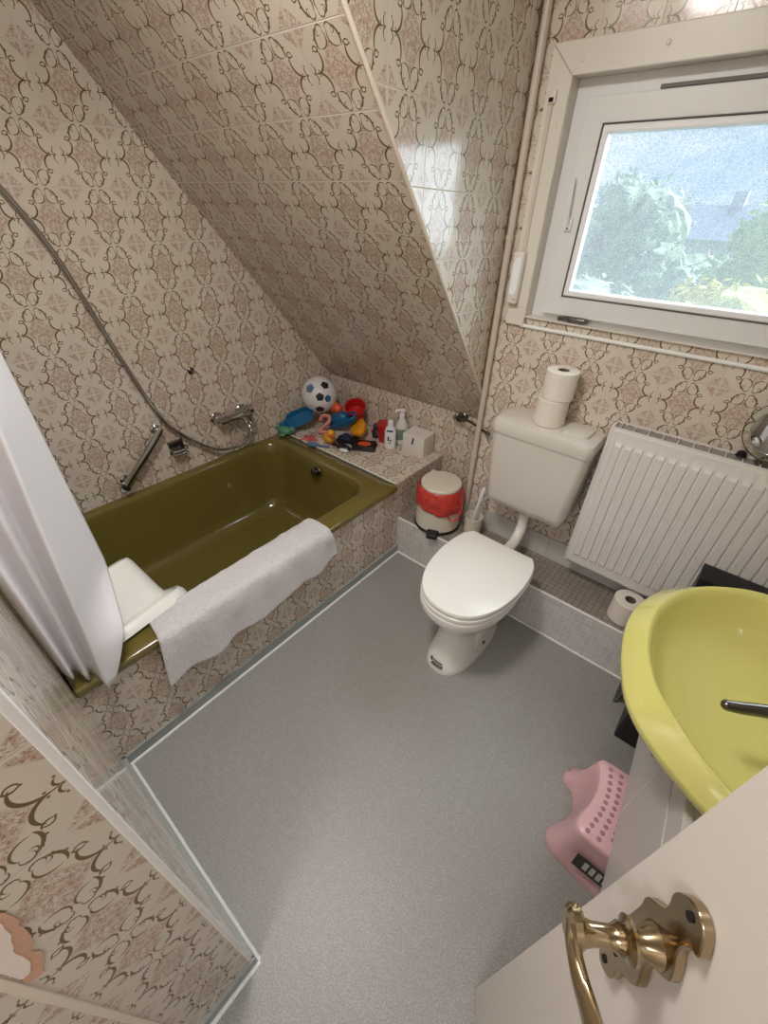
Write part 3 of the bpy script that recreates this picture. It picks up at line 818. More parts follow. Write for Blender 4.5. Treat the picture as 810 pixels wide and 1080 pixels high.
# yellow duck like figure in front
t = toy('yellow_bath_animal', (-.575, .065, ZL), (0, 0, -.5), 'round yellow toy animal with orange spots at the front of the pile', 'toy animal', 1.25)
add('body', ico((0, 0, .026), .028, 3, (1.35, 1, .9)), M['toy_yellow'], t, world=False)
add('head', ico((.028, 0, .058), .018, 3), M['toy_yellow'], t, world=False)
add('beak', ico((.048, 0, .055), .008, 2, (1, 1.1, .5)), M['toy_coral'], t, world=False)
for s in (-1, 1): add('spot', ico((-.005, s * .022, .038), .008, 2), M['toy_coral'], t, world=False)
# black and white orca
t = toy('black_white_orca', (-.440, .045, ZL), (0, 0, .2), 'black and white toy whale near the bath rim', 'toy animal', 1.1)
add('body', ico((0, 0, .018), .022, 3, (1.9, .95, .85)), M['toy_black'], t, world=False)
add('belly', ico((.006, -.006, .013), .021, 3, (1.5, .98, .75)), M['toy_white'], t, world=False)
add('tail', prism([(-.035, 0, .016), (-.062, .02, .024), (-.055, 0, .022), (-.062, -.02, .024)], (0, 0, .007)), M['toy_black'], t, world=False)
add('fin', prism([(-.01, -.003, .034), (.01, -.003, .034), (-.014, -.003, .052)], (0, .006, 0)), M['toy_black'], t, world=False)
# black car
t = toy('black_toy_car', (-.493, .130, ZL), (0, 0, .5), 'black toy car between the orange boat and the whale', 'toy car', 1.1)
cb = loft([rrect(-.055, .055, -.024, .024, .008, .008, 4), rrect(-.056, .056, -.026, .026, .01, .022, 4), rrect(-.05, .05, -.024, .024, .01, .03, 4)])
add('body', cb, M['toy_black'], t, world=False)
add('cabin', loft([rrect(-.035, .02, -.021, .021, .008, .03, 4), rrect(-.026, .008, -.018, .018, .008, .046, 4)]), M['toy_navy'], t, world=False)
for x in (-.034, .034):
    for y in (-.025, .025): add('wheel', lathe_axis([(.010, -.005), (.012, 0), (.010, .005)], (x, y, .012), (0, 1, 0), 14), M['black'], t, world=False)
# dark red patterned wallet book
t = toy('bath_book', (-.380, .150, ZL), (0, 0, .55), 'dark padded bath book with red pattern flat on the ledge', 'bath book', 1.25)
add('cover', rbox((-.055, -.038, .001), (.055, .038, .012), .004), M['toy_black'], t, world=False)
add('picture', loft([sell(.0, 0, .036, .022, .0115, 24, 2.5), sell(.0, 0, .035, .021, .0135, 24, 2.5)]), M['toy_rose'], t, world=False)
add('second_cover', rbox((-.05, -.034, .0125), (.05, .04, .020), .003), M['toy_black'], t, world=False)
add('picture', loft([sell(.0, .002, .030, .020, .0198, 24, 2.2), sell(.0, .002, .029, .019, .0215, 24, 2.2)]), M['toy_coral'], t, world=False)
# navy figure behind
t = toy('navy_bath_figure', (-.420, .300, ZL), (0, 0, -.2), 'small navy blue toy figure in front of the red beaker', 'toy figure', 1.1)
add('body', lathe([(.020, 0), (.024, .01), (.018, .04), (.010, .05)], (0, 0, 0), 20), M['toy_navy'], t, world=False)
add('head', ico((0, 0, .062), .019, 3), M['toy_navy'], t, world=False)
for s in (-1, 1): add('arm', tube([(s * .016, 0, .038), (s * .032, -.008, .022)], .007, 8), M['toy_rose'], t, world=False)
# red beaker behind the bottle
t = toy('red_beaker', (-.352, .300, ZL), (0, 0, 0), 'red beaker standing behind the slim white bottle', 'beaker', 1.2)
add('beaker_wall', lathe([(.030, 0), (.032, .003), (.040, .088), (.041, .092), (.038, .092), (.030, .006)], (0, 0, 0), 28), M['toy_red'], t, world=False)
add('rim_band', lathe([(.0405, 0), (.0425, .003), (.0415, .008)], (0, 0, .083), 28), M['toy_red'], t, world=False)

# slim white bottle
t = toy('shampoo_bottle', (-.272, .250, ZL), (0, 0, .55), 'slim white shampoo bottle with dark blue label in front of the pump bottle', 'bottle', 1.1)
def ob(a, b, z): return sell(0, 0, a, b, z, 28, 2.4)
add('bottle_body', loft([ob(.026, .016, 0), ob(.029, .019, .004), ob(.030, .020, .05), ob(.029, .019, .095), ob(.022, .015, .117), ob(.013, .012, .122)]), M['bottle_white'], t, world=False)
add('cap', loft([ob(.015, .013, .122), ob(.0155, .0135, .124), ob(.015, .013, .150), ob(.011, .010, .154)]), M['bottle_white'], t, world=False)
for q0, q1 in (((-.016, -.0205, .098), (.014, -.0165, .106)), ((-.012, -.0212, .048), (-.004, -.019, .072)), ((.0, -.0212, .046), (.008, -.019, .056)), ((-.008, -.0212, .034), (.006, -.019, .038))):
    add('printed_mark', bx(q0, q1), M['label_blue'], t, world=False, smooth=False)
# pump bottle
t = toy('pump_soap_bottle', (-.262, .338, ZL), (0, 0, .5), 'cream pump soap bottle with pale green label against the wall', 'bottle', 1.15)
add('bottle_body', loft([ob(.030, .022, 0), ob(.034, .026, .005), ob(.035, .027, .07), ob(.030, .024, .105), ob(.016, .014, .128), ob(.013, .012, .140)]), M['bottle_cream'], t, world=False)
add('pump_collar', lathe([(.014, 0), (.014, .016), (.006, .018), (.006, .03)], (0, 0, .140), 18), M['bottle_white'], t, world=False)
add('pump_head', tube(crom([(.012, 0, .172), (0, 0, .176), (-.02, -.004, .174), (-.034, -.006, .166)], 4), [.009] * 5 + [.006] * 8, 10), M['bottle_white'], t, world=False)
add('printed_label', loft([[(x, y, z) for x, y, z in sell(0, 0, .0355, .0275, .03, 28, 2.4)], sell(0, 0, .0357, .0277, .085, 28, 2.4)], False, False), M['label_green'], t, world=False)
# white cardboard box
t = toy('white_carton', (-.125, .318, ZL), (0, 0, math.radians(4)), 'white cardboard carton with a blue dash at the right end of the ledge', 'box', 1.1)
add('carton', rbox((-.062, -.052, .0005), (.062, .052, .108), .002), M['box_white'], t, world=False)
add('lid_flap', bx((-.061, -.051, .108), (.061, .05, .1095)), M['box_white'], t, world=False, smooth=False)
add('blue_mark', prism([(-.010, -.0525, .062), (.0, -.0525, .062), (.006, -.0525, .098), (-.004, -.0525, .098)], (0, -.0008, 0)), M['dash_blue'], t, world=False)
add('printed_stripe', prism([(.0625, -.03, .02), (.0625, .03, .06), (.0625, .03, .064), (.0625, -.03, .024)], (.0006, 0, 0)), M['label_white'], t, world=False)

# ================================================================== WC CORNER
# paper holder
t = thing('paper_holder', (.094, YK, .715), 'chrome toilet paper holder arm on the tiles left of the cistern', 'paper holder')
add('rosette', lathe_axis([(.030, 0), (.030, .006), (.024, .014), (.014, .018), (.011, .034), (.018, .040), (.016, .050)], (.094, YK, .715), (0, -1, 0), 22), M['dark_chrome'], t)
add('bar', tube(crom([(.098, YK - .045, .720), (.18, YK - .085, .738), (.325, YK - .185, .760)], 4), .0065, 10), M['dark_chrome'], t)
add('bar_knob', ico((.330, YK - .188, .7605), .011, 2), M['dark_chrome'], t)
add('back_knob', ico((.066, YK - .036, .712), .011, 2), M['dark_chrome'], t)

# pedal bin
BX, BY = .178, .105
KB = 1.14
t = thing('pedal_bin', (BX, BY, HS), 'cream round pedal bin with black base ring on the tiled step', 'waste bin')
def kl(prof): return [(r * KB, z * 1.03) for r, z in prof]
add('bin_body', lathe(kl([(.094, .012), (.100, .016), (.099, .10), (.095, .19), (.093, .205)]), (BX, BY, HS), 40), M['bin'], t)
add('base_ring', lathe(kl([(.100, .0), (.104, .004), (.104, .014), (.099, .018)]), (BX, BY, HS), 40), M['black'], t)
pd = Vector((.40, -.92, 0)).normalized()
pc = Vector((BX, BY, HS)) + pd * (.104 * KB + .016)
ps = Vector((-pd.y, pd.x, 0)); pz = Vector((0, 0, 1))
def pp_(a, b, c): return tuple(pc + ps * a + pd * b + pz * c)
add('pedal', hexa([pp_(-.030, -.02, .004), pp_(.030, -.02, .004), pp_(.027, .022, .003), pp_(-.027, .022, .003), pp_(-.030, -.02, .036), pp_(.030, -.02, .036), pp_(.027, .022, .026), pp_(-.027, .022, .026)]), M['black'], t, bevel=.005)
add('lid', lathe(kl([(.085, .222), (.0885, .226), (.0885, .240), (.084, .247), (.06, .251), (.01, .252)]), (BX, BY, HS), 40), M['bin'], t)
add('hinge', rbox((BX - .125, BY + .082, HS + .20), (BX - .085, BY + .11, HS + .225), .004), M['bin'], t)
# liner
lb = bmesh.new(); rows = []
for k in range(14):
    f = k / 13; row = []
    for i in range(72):
        a = 2 * PI * i / 72
        low = .5 + .5 * math.cos(a - math.atan2(-.35, .9))     # hangs lower on the right
        r = (.0925 + .014 * math.sin(min(f * 1.6, 1) * PI / 2) + .003 * math.sin(a * 9 + f * 3) * f) * KB + .005 * noise.noise(Vector((math.cos(a) * 4, math.sin(a) * 4, f * 5)))
        z = .240 - f * (.076 + .042 * low + .004 * math.sin(a * 5))
        row.append((BX + r * math.cos(a), BY + r * math.sin(a), HS + z))
    rows.append(row)
loft(rows, False, False, lb)
li = thing('bin_liner', (BX, BY, HS + .14), 'red plastic bag folded over the rim of the pedal bin', 'bin bag')
add('bag_cuff', lb, M['liner'], li, solid=.001)
q = Vector((BX + .118, BY - .02, HS + .19))
add('bag_loop', tube(crom([q, q + Vector((.020, -.008, .012)), q + Vector((.030, -.016, -.03)), q + Vector((.022, -.026, -.075)), q + Vector((-.010, -.042, -.088)), q + Vector((-.022, -.046, -.06))], 5), .005, 8), M['liner'], li)

# toilet brush and its holder
t = thing('brush_holder', (.368, .135, HS), 'cream toilet brush holder cup on the step behind the toilet lid', 'brush holder')
add('cup', lathe([(.036, 0), (.040, .003), (.044, .10), (.045, .120), (.0425, .121), (.040, .10), (.036, .01)], (.368, .135, HS), 30), M['bin'], t)
add('foot_ring', lathe([(.041, 0), (.0425, .003), (.041, .006)], (.368, .135, HS), 30), M['bin'], t)
t = thing('toilet_brush', (.366, .133, HS + .012), 'white toilet brush standing in its cup left of the cistern', 'toilet brush')
tip = Vector((.385, .155, .520)); bot = Vector((.364, .130, HS + .09))
dv = (tip - bot)
add('handle', lathe_axis([(.006, 0), (.0055, .05), (.007, dv.length * .4), (.0105, dv.length * .75), (.0105, dv.length * .93), (.005, dv.length)], bot, dv, 14), M['bottle_white'], t)
add('bristle_head', lathe_axis([(.012, -.06), (.024, -.05), (.026, -.015), (.012, -.002), (.006, .0)], bot, dv, 18), M['bottle_white'], t)

# toilet
TX = .605
wc = thing('toilet', (TX, -.28, 0), 'white ceramic toilet with closed lid standing in front of the step', 'toilet')
def oval(hw, yf, yb, z, e=2.25, n=48, back=None):
    cy, b = (yf + yb) / 2, (yb - yf) / 2
    return sell(TX, cy, hw, b, z, n, e)
Lp = [oval(.104, -.485, -.03, 0, 2.6), oval(.105, -.487, -.03, .012, 2.6), oval(.102, -.478, -.03, .03, 2.6), oval(.088, -.44, -.03, .11, 2.5), oval(.086, -.425, -.025, .17, 2.5),
      oval(.100, -.44, -.02, .225, 2.4), oval(.140, -.485, -.02, .285, 2.3), oval(.170, -.520, -.02, .335, 2.25), oval(.178, -.532, -.02, .365, 2.25), oval(.176, -.530, -.02, .385, 2.25), oval(.165, -.518, -.03, .390, 2.25)]
add('pan', loft(Lp), M['ceramic'], wc, sharp=60)
add('outlet_bend', tube([(TX, -.06, .17), (TX, -.0035, .17)], .048, 20), M['ceramic'], wc)
# recess panel with floor bolt on the right flank
add('flank_panel', hexa([(TX + .070, -.33, .02), (TX + .097, -.33, .02), (TX + .097, -.16, .02), (TX + .070, -.16, .02), (TX + .07, -.33, .17), (TX + .0865, -.33, .15), (TX + .0865, -.16, .15), (TX + .07, -.16, .17)]), M['ceramic'], wc, bevel=.006)
add('floor_bolt', lathe_axis([(.009, 0), (.009, .004), (.005, .008)], (TX + .093, -.27, .065), (1, 0, .15), 14), M['label'], wc)
lidpts = [(-.140, -.058), (-.168, -.11), (-.181, -.20), (-.180, -.29), (-.163, -.385), (-.125, -.465), (-.07, -.512), (0, -.527), (.07, -.512), (.125, -.465), (.163, -.385), (.180, -.29), (.181, -.20), (.168, -.11), (.140, -.058)]
def dlid(sc, dz, k=0.0, dy=0.0):
    P = [(TX + x * sc, (y + .29) * sc - .29 + dy, dz) for x, y in lidpts]
    c = crom(P, 5)
    bk = [Vector((TX + .14 * sc - .28 * sc * i / 10, (-.058 + .29) * sc - .29 + dy, dz)) for i in range(1, 10)]
    return [tuple(p) for p in c + bk]
add('seat_ring', loft([dlid(.99, .392), dlid(1.008, .396), dlid(1.008, .408), dlid(.99, .412)]), M['seat'], wc)
add('lid', loft([dlid(.985, .4135), dlid(.998, .417), dlid(1.0, .428), dlid(.985, .4345), dlid(.93, .437), dlid(.5, .439), dlid(.1, .4395)]), M['seat'], wc, sharp=50)
for s in (-1, 1):
    add('hinge', lathe_axis([(.009, -.02), (.009, .02)], (TX + s * .075, -.050, .398), (1, 0, 0), 14), M['seat'], wc)
sk = bmesh.new()   # little maker's sticker at the foot
def foot(a, z, off=.0015):
    # point on the pan's foot at angle a and height z
    k = z / .03 if z < .03 else 1
    cy = -.258; rx, ry = (.103, .226) if z < .04 else (.099, .215)
    c, s = math.cos(a), math.sin(a)
    e_ = 2 / 2.6
    return (TX + (rx + off) * math.copysign(abs(c) ** e_, c), cy + (ry + off) * math.copysign(abs(s) ** e_, s), z)
for (a0, a1, z0, z1) in ((4.42, 4.52, .040, .062), (4.54, 4.84, .050, .057), (4.54, 4.88, .038, .043)):
    v = []
    for z in (z0, z1):
        v.append([sk.verts.new(foot(a0 + (a1 - a0) * i / 5, z, .004 - (z - .03) * .12 + .002)) for i in range(6)])
    for i in range(5): sk.faces.new((v[0][i], v[0][i + 1], v[1][i + 1], v[1][i]))
add('maker_sticker', sk, M['label'], wc, smooth=False)

# cistern
t = thing('toilet_cistern', (.60, YD - .09, .505), 'cream plastic cistern on the wall above the toilet', 'cistern')
def cl(w, yf, z, r=.03): return rrect(TX - .002 - w, TX - .002 + w, yf, YD - .001, min(r, .03), z, 6)
add('tank', loft([cl(.150, .100, .508), cl(.166, .080, .520), cl(.176, .066, .56), cl(.192, .060, .80), cl(.194, .059, .853)]), M['cistern'], t, sharp=40)
add('tank_lid', loft([cl(.197, .055, .855), cl(.2, .053, .862), cl(.2, .053, .893), cl(.196, .058, .905), cl(.184, .072, .912), cl(.1, .14, .914, .02)]), M['cistern'], t, sharp=40)
add('flush_cover', loft([rrect(.665, .765, .10, .21, .02, .912, 5), rrect(.667, .763, .102, .208, .02, .922, 5), rrect(.675, .755, .11, .20, .018, .925, 5)]), M['cistern'], t)
add('flush_pipe', tube(crom([(.60, .15, .515), (.60, .15, .455), (.602, .145, .40), (.603, .10, .355), (.604, .04, .345), (.605, -.03, .345)], 5), .024, 18), M['ceramic'], t)
add('pipe_nut', lathe([(.03, 0), (.033, .004), (.033, .022), (.028, .026)], (.60, .15, .482), 20), M['cistern'], t)

# toilet rolls
def roll(loc, label, group=None, top_dark=True):
    t = thing('toilet_roll', loc, label, 'toilet roll')
    r, h = .0575, .1025
    add('paper', lathe([(.021, .003), (r - .003, 0), (r, .003), (r, h - .003), (r - .003, h), (.0205, h - .0015), (.020, .006)], (0, 0, 0), 40, cap0=False, cap1=False), M['paper'], t, world=False)
    add('cardboard_core', lathe([(.0205, .002), (.0205, h - .0015), (.0185, h - .0015), (.0185, .002)], (0, 0, 0), 28, cap0=False, cap1=False), M['core'], t, world=False)
    add('core_shadow_base', lathe([(.0186, .002), (.001, .003)], (0, 0, 0), 20, cap0=False), M['core'], t, world=False)
    return t
R1 = roll((.594, .150, .9147), 'lower white toilet roll standing on the cistern lid')
def dup(src, loc, label, rz=0.0):
    c = src.copy(); COL.objects.link(c); c.location = loc; c.rotation_euler = (0, 0, rz); c['label'] = label
    for ch in list(src.children):
        d = ch.copy(); COL.objects.link(d); d.parent = c
    return c
dup(R1, (.600, .152, 1.0175), 'upper white toilet roll stacked on the roll over the cistern', .6)
dup(R1, (1.112, .085, HS + .001), 'single white toilet roll on the step under the radiator', 1.1)

# radiator
rd = thing('radiator', (1.27, .165, .35), 'white fluted panel radiator on the wall under the window', 'radiator')
RX0, RX1, RZ0, RZ1, RY = .822, 1.70, .352, .976, .130
rows = []
pitch = .0341
xs = []
x = RX0 + .022
fl = []
while x + pitch < RX1 - .01:
    fl.append(x); x += pitch
zs = [RZ0, RZ0 + .012, RZ0 + .042, RZ0 + .048, RZ0 + .056, RZ1 - .062, RZ1 - .053, RZ1 - .046, RZ1 - .015, RZ1]
cols = [(RX0, 0)]
for f in fl: cols += [(f, 0), (f + .0035, 0), (f + .0070, 1), (f + pitch - .0065, 1), (f + pitch - .0030, 0)]
cols += [(RX1, 0)]
bm = bmesh.new(); grid = []
for zi, z in enumerate(zs):
    depth = {3: .35, 4: 1, 5: 1, 6: .35}.get(zi, 0)
    row = []
    for (xx, dpt) in cols:
        row.append(bm.verts.new((xx, RY - .0075 * dpt * depth, z)))
    grid.append(row)
for a, b in zip(grid, grid[1:]):
    for i in range(len(a) - 1): bm.faces.new((a[i], a[i + 1], b[i + 1], b[i]))
add('front_panel', bm, M['radiator'], rd, solid=.002, sharp=28)
add('rear_panel', bx((RX0, .185, RZ0), (RX1, .197, RZ1 - .008)), M['radiator'], rd, smooth=False)
add('side_cover', rbox((RX0 - .004, RY - .002, RZ0), (RX0 + .004, .198, RZ1 + .001), .0015), M['radiator'], rd)
add('side_cover', rbox((RX1 - .004, RY - .002, RZ0), (RX1 + .004, .198, RZ1 + .001), .0015), M['radiator'], rd)
gt = bmesh.new()
box(gt, (RX0, RY - .002, RZ1 - .004), (RX1, RY + .004, RZ1 + .002)); box(gt, (RX0, .194, RZ1 - .004), (RX1, .198, RZ1 + .002))
k = RX0 + .02
while k < RX1: box(gt, (k, RY, RZ1 - .003), (k + .0025, .198, RZ1 + .0015)); k += .0445
add('top_rail', gt, M['radiator'], rd, smooth=False)
add('top_grille', bx((RX0, RY + .004, RZ1 - .012), (RX1, .192, RZ1 - .006)), M['grille'], rd, smooth=False)
for x in (.95, 1.5): add('wall_bracket', rbox((x, .195, RZ1 - .2), (x + .03, YD + .002, RZ1 - .1), .003), M['radiator'], rd)
add('supply_pipe', tube(crom([(1.66, .165, RZ0 + .01), (1.66, .165, RZ0 - .03), (1.66, .165, HS - .002)], 4), .008, 12), M['pipe'], rd)

# round shaving mirror on the radiator
mc = Vector((1.245, .172, 1.075))
t = thing('shaving_mirror', (1.245, .175, RZ1 + .002), 'round shaving mirror with clear rim standing on the radiator top', 'mirror')
ax = Vector((-.30, -1, .18)).normalized()
mr = lathe_axis([(.066, .0), (.086, .001), (.088, .006), (.086, .011), (.066, .012)], mc, ax, 48); add('clear_rim', mr, M['clear'], t)
add('mirror_glass', lathe_axis([(.066, .002), (.067, .004), (.067, .011), (.064, .0125)], mc, ax, 48), M['mirror'], t)
add('inner_ring', tube([tuple(mc + ax * .012 + (frame_of(ax)[0] * math.cos(2 * PI * i / 48) + frame_of(ax)[1] * math.sin(2 * PI * i / 48)) * .066) for i in range(48)], .0022, 8, closed=True), M['chrome'], t)
add('foot_post', lathe([(.020, 0), (.020, .004), (.007, .008), (.006, .02)], (1.243, .168, RZ1 + .0015), 18), M['chrome'], t)
# black knob beside it
t = thing('black_stopper', (1.190, .178, RZ1 + .002), 'small black rubber stopper on the radiator top beside the mirror', 'stopper')
add('cap', lathe([(.010, 0), (.013, .003), (.013, .012), (.008, .016), (.001, .017)], (1.190, .178, RZ1 + .002), 18), M['black'], t)
add('flange', lathe([(.015, 0), (.016, .001), (.015, .003)], (1.190, .178, RZ1 + .0018), 18), M['black'], t)

# ================================================================== WASH CORNER
# vanity cabinet (slightly turned)
va, vb = Vector((1.298, -.388, 0)), Vector((1.334, -.905, 0))
vd = (vb - va); VL = vd.length; vd.normalize(); vn = Vector((vd.y, -vd.x, 0)); vn = vn if vn.x < 0 else -vn
def vp(s, off, z): return tuple(va + vd * s - vn * -off + Vector((0, 0, z))) if False else tuple(va + vd * s + vn * off + Vector((0, 0, z)))
def vbox(s0, s1, o0, o1, z0, z1): return hexa([vp(s0, o0, z0), vp(s1, o0, z0), vp(s1, o1, z0), vp(s0, o1, z0), vp(s0, o0, z1), vp(s1, o0, z1), vp(s1, o1, z1), vp(s0, o1, z1)])
t = thing('vanity_cabinet', va + vd * VL / 2 + Vector((0, 0, .24)), 'light grey wall hung vanity cabinet with black knobs under the yellow basin', 'cabinet')
add('carcass', vbox(0, VL, -.36, -.018, .242, .70), M['cabinet'], t, smooth=False, bevel=.002)
half_ = VL * .52
for s0, s1, ks in ((.001, half_ - .0015, half_ - .025), (half_ + .0015, VL - .001, half_ + .028)):
    dr = add('door', vbox(s0, s1, -.0175, 0, .243, .612), M['cabinet'], t, smooth=False, bevel=.0015)
    if ks < half_:
        add('knob', lathe_axis([(.005, 0), (.005, .012), (.011, .016), (.012, .022), (.009, .026)], vp(ks, 0, .535), vn, 16), M['black'], dr)
    else:
        add('edge_strip', vbox(s0 - .0012, s0 + .0012, -.01, .0012, .243, .612), M['white_trim'], dr, smooth=False)
add('apron', vbox(.001, VL - .001, -.0175, -.001, .616, .70), M['cabinet'], t, smooth=False, bevel=.0015)

# washbasin
ws = thing('washbasin', (1.42, -.59, .70), 'pale yellow ceramic washbasin on the vanity cabinet by the door', 'washbasin')
outl = [(XR - .002, -.20), (1.55, -.205), (1.37, -.228), (1.27, -.268), (1.195, -.325), (1.148, -.392), (1.122, -.475), (1.118, -.545), (1.130, -.625), (1.152, -.70), (1.178, -.757), (1.215, -.800), (1.262, -.836), (1.335, -.875), (1.43, -.915), (1.55, -.955), (XR - .002, -.965)]
oc_ = crom([(x, y, 0) for x, y in outl], 5)
cen = Vector((1.44, -.585, 0))
def bl(k, z, ins=0.0, ex=0):
    out = []
    for p in oc_:
        v = p - cen; d = v.length
        q = cen + v * (k if not ins else max(.05, (d - ins) / d))
        q.x = min(q.x, XR - .002)
        out.append((q.x, q.y, z))
    return out
inl = [(1.64, -.30), (1.50, -.268), (1.358, -.262), (1.258, -.315), (1.203, -.379), (1.172, -.455), (1.163, -.515), (1.166, -.573), (1.178, -.635), (1.208, -.705), (1.250, -.755), (1.304, -.805), (1.38, -.85), (1.50, -.875), (1.63, -.84), (1.66, -.59)]
ic = crom([(x, y, 0) for x, y in inl], 6, closed=True)
icen = Vector((1.43, -.57, 0))
def il(k, z, dx=0.0): return [(icen.x + dx + (p.x - icen.x) * k, icen.y + (p.y - icen.y) * k, z) for p in ic]
# resample both closed loops by angle about the bowl centre so they loft cleanly
def polar(loop, n=96, z=None):
    L2 = [Vector((p[0], p[1], 0)) for p in loop]; out = []
    for i in range(n):
        a = 2 * PI * i / n; d = Vector((math.cos(a), math.sin(a), 0)); best = None
        for j in range(len(L2)):
            p, q = L2[j] - icen, L2[(j + 1) % len(L2)] - icen
            e_ = q - p; den = d.x * e_.y - d.y * e_.x
            if abs(den) < 1e-9: continue
            tt_ = (p.x * e_.y - p.y * e_.x) / den; ss = (p.x * d.y - p.y * d.x) / den
            if tt_ > 0 and -1e-6 <= ss <= 1 + 1e-6: best = max(best or 0, tt_)
        out.append((icen.x + d.x * best, icen.y + d.y * best, z))
    return out
ZB = .828
PI_ = polar(il(1, 0), z=0)
def pin(k, dx, z): return [(icen.x + dx + (p[0] - icen.x) * k, icen.y + (p[1] - icen.y) * k, z) for p in PI_]
Lb = [polar(bl(.80, 0), z=.702), polar(bl(.86, 0), z=.73), polar(bl(.97, 0), z=.765), polar(bl(1.0, 0), z=.782), polar(bl(1.0, 0), z=.792), polar(bl(.995, 0), z=.797), pin(1.035, 0, .822), pin(1.015, 0, ZB), pin(.99, 0, ZB - .004),
      pin(.965, 0, ZB - .02), pin(.90, .005, ZB - .07), pin(.78, .015, ZB - .11), pin(.55, .03, ZB - .135), pin(.25, .04, ZB - .145), pin(.08, .045, ZB - .148)]
for lp in Lb:
    for i, p in enumerate(lp): lp[i] = (min(p[0], XR - .002), p[1], p[2])
add('basin_bowl', loft(Lb, True, True), M['yellow'], ws, sharp=60)
add('drain', lathe([(.024, 0), (.020, .003), (.008, .001)], (1.475, -.57, ZB - .149), 20), M['dark_chrome'], ws)
tp = thing('basin_tap', (1.62, -.60, ZB), 'dark chrome basin tap reaching over the yellow washbasin', 'tap')
add('tap_body', lathe([(.026, 0), (.026, .006), (.021, .012), (.020, .055), (.024, .06), (.022, .075)], (1.645, -.60, ZB - .003), 22), M['dark_chrome'], tp)
P = crom([(1.645, -.60, .865), (1.56, -.62, .880), (1.46, -.645, .882), (1.375, -.672, .872), (1.335, -.688, .862), (1.315, -.695, .857)], 6)
sp = add('spout', tube(P, [.016 - .006 * (i / (len(P) - 1)) for i in range(len(P))], 14), M['dark_chrome'], tp)
add('lever', tube(crom([(1.645, -.60, .90), (1.62, -.60, .925), (1.54, -.60, .935)], 5), [.014] * 5 + [.008] * 6, 12), M['dark_chrome'], tp)
add('spout_tip', ico((1.314, -.695, .857), .0105, 2), M['dark_chrome'], sp)

# pink step stool
st = thing('step_stool', (1.36, -.635, 0), 'pink plastic child step stool with mauve grip dots under the vanity cabinet', 'step stool')
basep = [(1.172, -.520), (1.186, -.487), (1.215, -.478), (1.30, -.470), (1.42, -.465), (1.525, -.470), (1.545, -.50), (1.525, -.545), (1.51, -.60), (1.52, -.66), (1.545, -.71), (1.55, -.75), (1.53, -.785), (1.44, -.79), (1.36, -.782), (1.285, -.772), (1.225, -.762), (1.195, -.735), (1.197, -.702), (1.225, -.655), (1.234, -.61), (1.215, -.563), (1.180, -.545)]
topp = [(1.232, -.53), (1.240, -.515), (1.262, -.51), (1.31, -.508), (1.41, -.508), (1.475, -.51), (1.49, -.525), (1.485, -.56), (1.478, -.60), (1.478, -.66), (1.485, -.71), (1.49, -.735), (1.475, -.752), (1.41, -.755), (1.35, -.755), (1.29, -.755), (1.255, -.752), (1.240, -.735), (1.240, -.70), (1.252, -.655), (1.254, -.61), (1.246, -.57), (1.238, -.545)]
bp = crom([(x, y, 0) for x, y in basep], 4, True); tpn = crom([(x, y, 0) for x, y in topp], 4, True)
def blend(k, z, bulge=0): return [(a.x + (b.x - a.x) * k, a.y + (b.y - a.y) * k, z) for a, b in zip(bp, tpn)]
def shrink(lp, k, z): return [(1.365 + (p[0] - 1.365) * k, -.63 + (p[1] + .63) * k, z) for p in lp]
ZT = .205
add('stool_shell', loft([blend(0, .001), blend(.0, .008), blend(.12, .028), blend(.42, .05), blend(.72, .11), blend(.93, .185), blend(1.0, ZT - .004), shrink(blend(1, 0), .97, ZT), shrink(blend(1, 0), .5, ZT + .001), shrink(blend(1, 0), .1, ZT + .001)], False, True), M['pink'], st, sharp=50)
dots = []
for k in range(11):
    y = -.53 - .0205 * k; dots.append((1.268 + .016 * math.sin(k / 10 * PI) * 1.0, y))
for k in range(11): dots.append((1.298 + .010 * math.sin(k / 10 * PI), -.53 - .0205 * k))
for k in range(9): dots.append((1.33, -.55 - .0205 * k))
for x, y in dots:
    add('grip_dot', lathe([(.0066, 0), (.0066, .0012), (.0045, .002)], (x, y, ZT + .0002), 12), M['pink_dot'], st)
for fx_, fy_ in ((1.190, -.512), (1.215, -.732)):
    for i in range(5):
        a = i * 2.4; add('foot_stud', ico((fx_ + .010 * math.cos(a) * (i > 0), fy_ + .012 * math.sin(a) * (i > 0), .030), .003, 1), M['pink_dot'], st)
# sticker on the near flank
def flank(x, k):   # near skirt between base edge and top edge
    a = Vector((x, -.7815, .03)); b = Vector((x, -.757, .18)); return a.lerp(b, k) + Vector((0, -.004, 0))
def quad(P):
    bm = bmesh.new(); bm.faces.new([bm.verts.new(p) for p in P]); return bm
add('sticker', prism([flank(1.275, .30), flank(1.375, .30), flank(1.375, .68), flank(1.275, .68)], (0, -.0012, 0)), M['label'], st)
for i in range(4): add('sticker_print', prism([flank(1.30 + i * .018, .38), flank(1.312 + i * .018, .38), flank(1.312 + i * .018, .60), flank(1.30 + i * .018, .60)], (0, -.0018, 0)), M['label_white'], st)

# black slim box standing on the step behind the basin
t = thing('black_storage_box', (1.46, .06, HS), 'black slim box standing on the step before the radiator behind the basin', 'box')
bxl = [rrect(1.262, 1.66, .03, .112, .004, HS + .001, 3), rrect(1.256, 1.665, .025, .117, .004, .585, 3)]
add('box_body', loft(bxl), M['black'], t, sharp=30)
add('lid', loft([rrect(1.254, 1.667, .023, .119, .005, .586, 3), rrect(1.254, 1.667, .023, .119, .005, .604, 3), rrect(1.257, 1.664, .026, .116, .005, .606, 3)]), M['black'], t, sharp=30)
